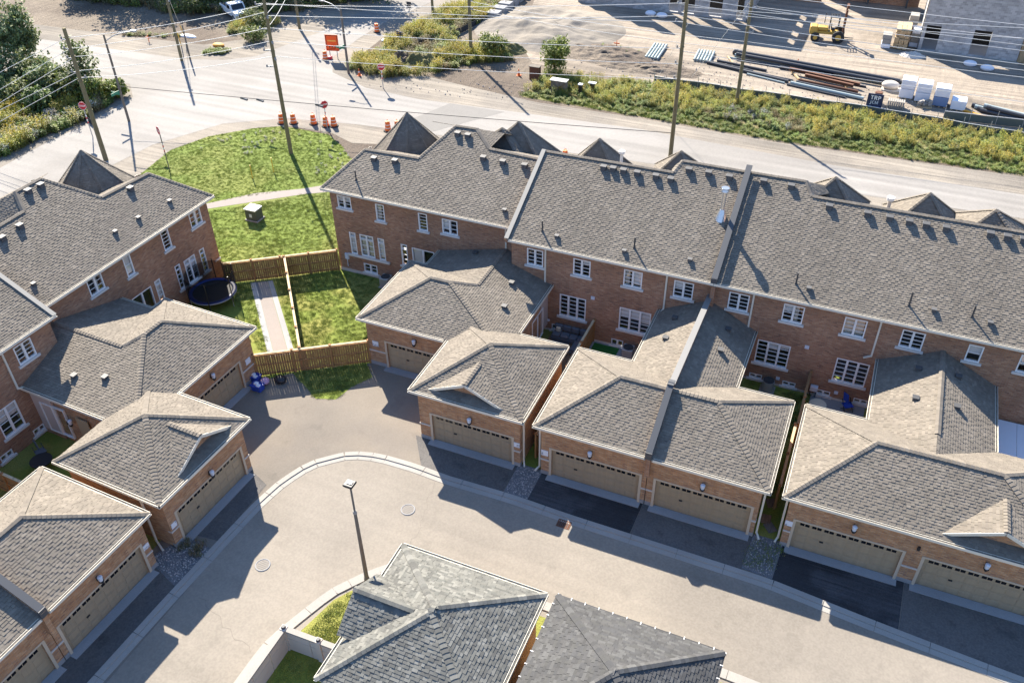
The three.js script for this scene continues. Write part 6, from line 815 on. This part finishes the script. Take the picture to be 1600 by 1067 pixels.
makeTree('tree', 'tall dark poplar at the top left corner', 'tree', -88.5, -64.5, 9.5, 1.9, [...LEAF.deep, ...LEAF.olive], 3, { n: 2600 });
makeTree('tree', 'pale leafy tree beside the tall poplar at the far left', 'tree', -85.5, -65.5, 7, 2.2, LEAF.pale, 5, { n: 2200 });
makeTree('tree', 'dark tree cut by the left edge below the poplar', 'tree', -89.5, -60.5, 7.5, 2.6, [...LEAF.deep, ...LEAF.olive], 7, { n: 2300 });
makeTree('tree', 'thin-crowned tree right behind the left street pole', 'tree', -75.8, -64.4, 5.2, 1.7, [...LEAF.olive, ...LEAF.pale], 9, { n: 900, size: .26 });
[[-84, -61.5, 4.2, 2.2, 'pale'], [-81.2, -62.6, 4.4, 2.1, 'olive'], [-78.4, -62.2, 3.8, 2, 'pale'], [-75.9, -61.4, 3.4, 1.8, 'olive'], [-73.6, -62.6, 2.7, 1.5, 'fresh'], [-82.6, -58.3, 3.6, 2, 'deep'], [-79.4, -58.8, 3, 1.9, 'olive'], [-86.4, -57.2, 4, 2.2, 'pale'], [-72.4, -64.6, 1.9, 1.2, 'fresh'], [-76.2, -58.8, 2.4, 1.5, 'deep']].forEach(([x, z, h, w, c], i) => makeTree('shrub', ['pale green shrub under the poplar', 'olive shrub in the thicket left of the street pole, tallest one', 'silvery shrub in the middle of the left thicket', 'olive shrub at the right end of the left thicket', 'bright shrub just behind the street pole', 'dark shrub in front of the left thicket', 'olive bush low in front of the left thicket', 'pale shrub at the left edge in front of the thicket', 'small bright bush at the grassy street corner', 'small dark bush before the thicket, near the stop sign'][i], 'shrub', x, z, h, w, LEAF[c], 40 + i, { n: 1100, size: .26, trunk: .07, low: .05, group: 'shrubs of the left thicket' }));
// treeline along the top left
const trA = []; for (let i = 0; i < 15; i++) { const u = i / 14, x = -102 + u * 38, z = -90.5 - 12 * Math.pow(u, 1.5) - (i % 2) * 2.2; trA.push([x, z]); }
const treeSpot = ['leftmost', 'second', 'third', 'fourth', 'fifth', 'sixth', 'seventh', 'eighth', 'ninth', 'tenth', 'eleventh', 'twelfth', 'thirteenth', 'fourteenth', 'rightmost'];
trA.forEach(([x, z], i) => makeTree('tree', treeSpot[i] + ' tree from the left in the dark treeline at the top', 'tree', x, z, 6.5 + 2.5 * ((i * 7) % 5) / 4, 3 + .5 * (i % 3), i % 4 === 1 ? LEAF.olive : [...LEAF.deep, ...LEAF.deep, ...LEAF.olive], 80 + i, { n: 1900, size: .3, low: .04, group: 'trees of the dark treeline' }));
makeTree('shrub', 'lush light-green bush on the sandy verge', 'bush', -32.6, -86.9, 3.7, 1.65, LEAF.fresh, 31, { n: 1700, size: .2, trunk: .06, low: .03 });
makeTree('shrub', 'yellow-green bush behind the pole by the sandy heap', 'bush', -40.9, -89.2, 2.6, 1.7, [...LEAF.fresh, ...LEAF.olive], 33, { n: 1000, size: .2, trunk: .05, low: .03 });
makeTree('shrub', 'rounded shrub where the lane of the truck meets the crossroads', 'bush', -69.3, -83.8, 1.6, 1.5, [...LEAF.fresh, ...LEAF.olive], 35, { n: 800, size: .18, trunk: .05, low: .03 });
makeTree('shrub', 'dark bush left of the far kerb pole', 'bush', -71.8, -88, 2.2, 1.9, LEAF.olive, 36, { n: 900, size: .2, trunk: .05, low: .03 });
makeTree('shrub', 'low shrub by the log pile under the treeline', 'bush', -82.2, -89.6, 2.6, 2, LEAF.olive, 37, { n: 900, size: .22, trunk: .05, low: .03 });

function clump(kind, seed) {
  const r = rng(seed), pos = [], col = [], tri = (a, b, c, k) => { for (const p of [a, b, c]) { pos.push(p.x, p.y, p.z); col.push(...k); } }, jit = (c, a = .25) => mul(c, 1 - a + 2 * a * r());
  const N = { tuft: 14, leafy: 11, gold: 10, dry: 12, white: 9 }[kind], H = { tuft: .055, leafy: .55, gold: 1.0, dry: .85, white: .7 }[kind], S = { tuft: .13, leafy: .4, gold: .36, dry: .34, white: .4 }[kind];
  const G = { tuft: [[.155, .215, .026], [.13, .19, .022], [.205, .23, .04]], leafy: [[.19, .25, .03], [.25, .29, .038], [.14, .19, .025]], gold: [[.19, .21, .03], [.24, .24, .035]], dry: [[.27, .22, .1], [.2, .18, .07], [.15, .14, .05]], white: [[.1, .12, .04], [.14, .16, .06]] }[kind];
  for (let i = 0; i < N; i++) {
    const a = r() * 6.28, d = S * Math.sqrt(r()), b = V(Math.cos(a) * d, 0, Math.sin(a) * d), h = H * (.6 + .6 * r()), t = b.clone().add(V((r() - .5) * h * (kind === 'tuft' ? 1.6 : .5), h, (r() - .5) * h * (kind === 'tuft' ? 1.6 : .5))), w = V(r() - .5, 0, r() - .5).normalize().multiplyScalar(kind === 'tuft' ? .012 : .014), c = jit(G[Math.floor(r() * G.length)]);
    tri(b.clone().add(w), b.clone().sub(w), t, c);
    if (kind === 'tuft') continue;
    const L = kind === 'dry' ? 3 : 8; for (let k = 0; k < L; k++) { const q = b.clone().lerp(t, .15 + .8 * r()), u = V(r() - .5, (r() - .3) * .6, r() - .5).normalize(), s = (kind === 'leafy' ? .16 : .11) * (.6 + .8 * r()), v = V(-u.z, 0, u.x).multiplyScalar(s * .28); tri(q.clone(), q.clone().addScaledVector(u, s * .5).add(v), q.clone().addScaledVector(u, s), jit(c)); tri(q.clone(), q.clone().addScaledVector(u, s), q.clone().addScaledVector(u, s * .5).sub(v), jit(c)); }
    if (kind === 'gold' || kind === 'white') for (let k = 0; k < 6; k++) { const q = t.clone().add(V((r() - .5) * .16, -r() * .22, (r() - .5) * .16)), u = V(r() - .5, r() - .2, r() - .5).normalize(), s = .09 * (.6 + .8 * r()), v = V(-u.z, .3, u.x).normalize().multiplyScalar(s * .4), f = kind === 'gold' ? jit([.45, .4, .035], .3) : jit([.5, .5, .45], .2); tri(q.clone().add(v), q.clone().sub(v), q.clone().addScaledVector(u, s), f); }
  }
  const g = new THREE.BufferGeometry(); g.setAttribute('position', new THREE.Float32BufferAttribute(pos, 3)); g.setAttribute('color', new THREE.Float32BufferAttribute(col, 3)); g.computeVertexNormals(); return g;
}
const plants = {};
function plant(kind, x, z, s) { (plants[kind] ||= []).push([x, z, s]); }
const pr = rng(77);
const hole = (x, z) => (x > -35.5 && z > -46 && x < -33 && z < -44);
scatter(LAWN, 38, pr, (x, z) => { const n = fbm(x / 24 + 5, z / 24 + 5, 6, 33, 3); const pz = x < -49 ? -48.9 - (x + 48.9) * 1.09 : x < -43 ? -48.9 - (x + 48.9) * .89 : -54.8 - (x + 43) * .45; if (Math.abs(z - pz + .4) < 1.0) return; plant('tuft', x, z, .45 + .5 * pr() + .9 * Math.max(0, n - .45)); if (z < -57 && n < .4 && pr() < .03) plant('white', x, z, .3); });
scatter(YARD1, 40, pr, (x, z) => { if (Math.abs((x + 34.9) * .73 - (z + 38.6) * .69) > .85) plant('tuft', x, z, .6 + .6 * pr()); });
scatter(GRASSBIT, 60, pr, (x, z) => plant('tuft', x, z, .6 + .8 * pr())); scatter([[-19, -17.6], [-18.3, -20.3], [-17.2, -22], [-16.4, -22.6], [-15, -23], [-15, -17.6]], 60, pr, (x, z) => plant('tuft', x, z, .7 + .7 * pr())); scatter([[-18.8, -17.2], [-15.2, -17.2], [-15.2, -11], [-18.8, -11]], 30, pr, (x, z) => plant('tuft', x, z, .8)); scatter([[-.2, -23.1], [5, -22.9], [5, -18], [-.2, -18]], 50, pr, (x, z) => plant('tuft', x, z, .8 + .5 * pr()));
// verge: short grass along the street, then tall weeds and goldenrod up to the silt fence
scatter([[-34, -80.2], [-21, -79.8], [-8, -79.3], [13, -80.3], [26, -81.2], [26, -88.2], [13, -87.6], [-12, -88.3], [-24, -87.8], [-33.5, -86.5]], 13, pr, (x, z) => {
  const edge = (x < -8 ? -79.6 : -79.3 - (x + 8) * .055) - z, n = fbm(x / 30 + 3, z / 30 + 3, 8, 51, 3), m = fbm(x / 22 + 9, z / 22 + 9, 7, 57, 3);
  if (edge < 2.2 + 1.6 * (m - .5)) { plant('tuft', x, z, 1.4 + 1.2 * pr()); if (pr() < .3) plant('leafy', x, z, .3 + .3 * pr()); } else if (pr() < .45 + .3 * m) { const k = n > .57 ? (pr() < .5 ? 'gold' : 'leafy') : n > .47 ? (pr() < .3 ? 'gold' : 'leafy') : m > .53 ? 'dry' : pr() < .7 ? 'leafy' : pr() < .35 ? 'white' : 'dry'; plant(k, x, z, .38 + .52 * pr()); } });
scatter([[-55.2, -80.6], [-49.5, -79.3], [-45, -82], [-42, -86.5], [-38, -88.6], [-40, -90.6], [-46, -89.6], [-47.6, -94], [-45.8, -107], [-50, -110], [-53.5, -98], [-54.3, -89.5], [-53.4, -85.5]], 9, pr, (x, z) => { const n = fbm(x / 20 + 3, z / 20 + 3, 8, 61, 3); if (Math.hypot(x + 47.5, (z + 83.2) * 1.5) < 2.6 || n < .34) return; plant(n > .53 ? 'gold' : n > .44 ? 'leafy' : 'dry', x, z, .6 + .6 * pr()); });
scatter([[-75, -44], [-72.2, -49], [-72.4, -54], [-71.4, -58.5], [-71.8, -63.5], [-74.5, -65.3], [-92, -64.5], [-92, -44]], 6, pr, (x, z) => { const n = fbm(x / 20 + 3, z / 20 + 3, 8, 63, 3); plant(n > .55 ? 'gold' : n > .42 ? 'leafy' : pr() < .5 ? 'white' : 'dry', x, z, .7 + .8 * pr()); });
scatter([[-72.3, -77.9], [-69.9, -78.6], [-69.8, -80], [-72.2, -79.4]], 22, pr, (x, z) => plant('leafy', x, z, .6)); scatter([[-86, -79.2], [-80, -80.6], [-78, -82.2], [-84, -81]], 9, pr, (x, z) => plant(pr() < .5 ? 'dry' : 'leafy', x, z, .5)); scatter([[-74, -84.5], [-69.6, -86], [-70.2, -90.5], [-75, -88.6]], 8, pr, (x, z) => plant(pr() < .5 ? 'gold' : 'leafy', x, z, .7)); scatter([[-110, -88], [-84, -88.6], [-70, -95], [-63.5, -104], [-64, -112], [-110, -112]], 3, pr, (x, z) => plant(pr() < .5 ? 'leafy' : 'dry', x, z, 1 + pr()));
scatter([[-.7, -31.9], [.75, -31.9], [.6, -29.9], [-.7, -30]], 16, pr, (x, z) => { if (pr() < .6) plant('tuft', x, z, 1.2 + pr()); }); scatter([[-27.9, -20.6], [-26.6, -20.9], [-26.1, -20], [-27.5, -19.8]], 26, pr, (x, z) => plant('dry', x, z, .35)); scatter([[-31, -97], [-26, -97.6], [-26, -95.6], [-30, -95.4]], 1.5, pr, (x, z) => plant('leafy', x, z, .5)); scatter([[-.6, -44], [.05, -44], [.05, -40], [-.6, -40]], 6, pr, (x, z) => plant('leafy', x, z, .5)); scatter([[-3.4, -44.2], [-.2, -44.2], [-.2, -39.2], [-3.4, -39.2]], 30, pr, (x, z) => plant('tuft', x, z, .9));
const plantMat = MAT.leaf, plantName = { tuft: ['grass', 'short green grass of the lawns and verges'], leafy: ['leafy_weeds', 'green leafy weeds of the verges'], gold: ['goldenrod', 'yellow flowering goldenrod along the verges'], dry: ['dry_grass', 'brown dry stalks between the weeds'], white: ['white_asters', 'pale flowering weeds at the verges'] };
for (const [kind, list] of Object.entries(plants)) { const nv = 3, gs = Array.from({ length: nv }, (_, i) => clump(kind, 900 + i * 17)); const g = gs[0]; // one mesh per kind: three growth forms share an instance set each
  const im = new THREE.InstancedMesh(mergeGeometries([gs[0], gs[1].rotateY(2).translate(kind === 'tuft' ? .12 : .3, 0, .1)]), plantMat, list.length), m4 = new THREE.Matrix4(), q = new THREE.Quaternion(), c = new THREE.Color(), r = rng(kind.length * 7);
  list.forEach(([x, z, s], i) => { q.setFromAxisAngle(V(0, 1, 0), r() * 6.28); m4.compose(V(x, .02, z), q, V(s, s * (.8 + .4 * r()), s)); im.setMatrixAt(i, m4); const tf = kind === 'tuft', k = tf ? .86 + .28 * fbm(x / 18, z / 18, 6, 71, 3) : .75 + .5 * fbm(x / 18, z / 18, 6, 71, 3), j = tf ? .93 + .14 * r() : .85 + .3 * r(); im.setColorAt(i, c.setRGB(k * j * (1 + (tf ? .15 : .35) * (r() - .4)), k * j, k * j)); });
  im.name = plantName[kind][0]; im.userData.label = plantName[kind][1]; im.userData.category = 'plants'; im.userData.kind = 'stuff'; im.castShadow = im.receiveShadow = true; scene.add(im); }
// hairline cracks and sealed joints in the lane, stains by the doors
{ const r = rng(123), strip = (pts, w) => { const G = []; for (let i = 0; i < pts.length - 1; i++) { const [a, b] = pts[i], [c, d] = pts[i + 1], L = Math.hypot(c - a, d - b), nx = -(d - b) / L * w / 2, nz = (c - a) / L * w / 2; G.push(polyGeo([V(a + nx, .0245, b + nz), V(c + nx, .0245, d + nz), V(c - nx, .0245, d - nz), V(a - nx, .0245, b - nz)])); } return G; };
  const crack = (x0, z0, x1, z1, n, w) => { const P = []; for (let i = 0; i <= n; i++) { const t = i / n; P.push([x0 + (x1 - x0) * t + (i && i < n ? (r() - .5) * .35 : 0), z0 + (z1 - z0) * t + (i && i < n ? (r() - .5) * .35 : 0)]); } return strip(P, w); };
  const m = single('lane_cracks', 'fine dark cracks in the lane asphalt', null, [0, 0, 0], [...crack(-20.5, -16.5, -24.6, -18, 12, .012), ...crack(-16.5, -24, -17.5, -29.2, 14, .01)], std([.14, .122, .1], 1), { kind: 'structure' }); m.castShadow = false; }
// loose stones on the gravel strips and the site
{ const r = rng(91), L = []; const put = (poly, d, s0, s1) => scatter(poly, d, r, (x, z) => L.push([x, z, s0 + (s1 - s0) * r()])); put([[-13.7, -32.1], [-12.35, -32.1], [-12.35, -29.95], [-13.65, -29.95]], 110, .05, .1); put([[-.62, -32.1], [.8, -32.1], [.68, -29.8], [-.75, -29.9]], 80, .05, .1); put([[-28.5, -19], [-27.6, -20.7], [-25.95, -20.5], [-26, -18.1]], 110, .05, .1); put([[-36, -96], [-20, -96], [-20, -89], [-34, -89]], 1.2, .06, .22); put([[-20, -99.5], [2, -97], [6, -89], [-20, -89]], 2.2, .06, .18); put([[-50, -76.6], [-33, -77.5], [-33, -83], [-46, -81]], 1.3, .06, .2);
  const im = new THREE.InstancedMesh(new THREE.IcosahedronGeometry(.5, 0).scale(1, .6, .8), std([.36, .34, .33], 1), L.length), m = new THREE.Matrix4(), q = new THREE.Quaternion(), c = new THREE.Color(); L.forEach(([x, z, s], i) => { q.setFromEuler(new THREE.Euler(r() * 6, r() * 6, r() * 6)); im.setMatrixAt(i, m.compose(V(x, s * .2 + .02, z), q, V(s, s, s))); const k = .6 + .8 * r(); im.setColorAt(i, c.setRGB(k, k * .97, k * .93)); }); im.name = 'loose_stones'; meta(im, 'loose grey stones of the gravel strips and building site', 'stones', null, 'stuff'); im.castShadow = im.receiveShadow = true; scene.add(im); }

// ---------------------------------------------------------------- draw
const renderer = new THREE.WebGLRenderer({ antialias: true });
renderer.setSize(1024, 682); renderer.toneMapping = THREE.LinearToneMapping; renderer.toneMappingExposure = EXPOSURE;
renderer.shadowMap.enabled = true; renderer.shadowMap.type = THREE.PCFSoftShadowMap;
renderer.render(scene, camera);
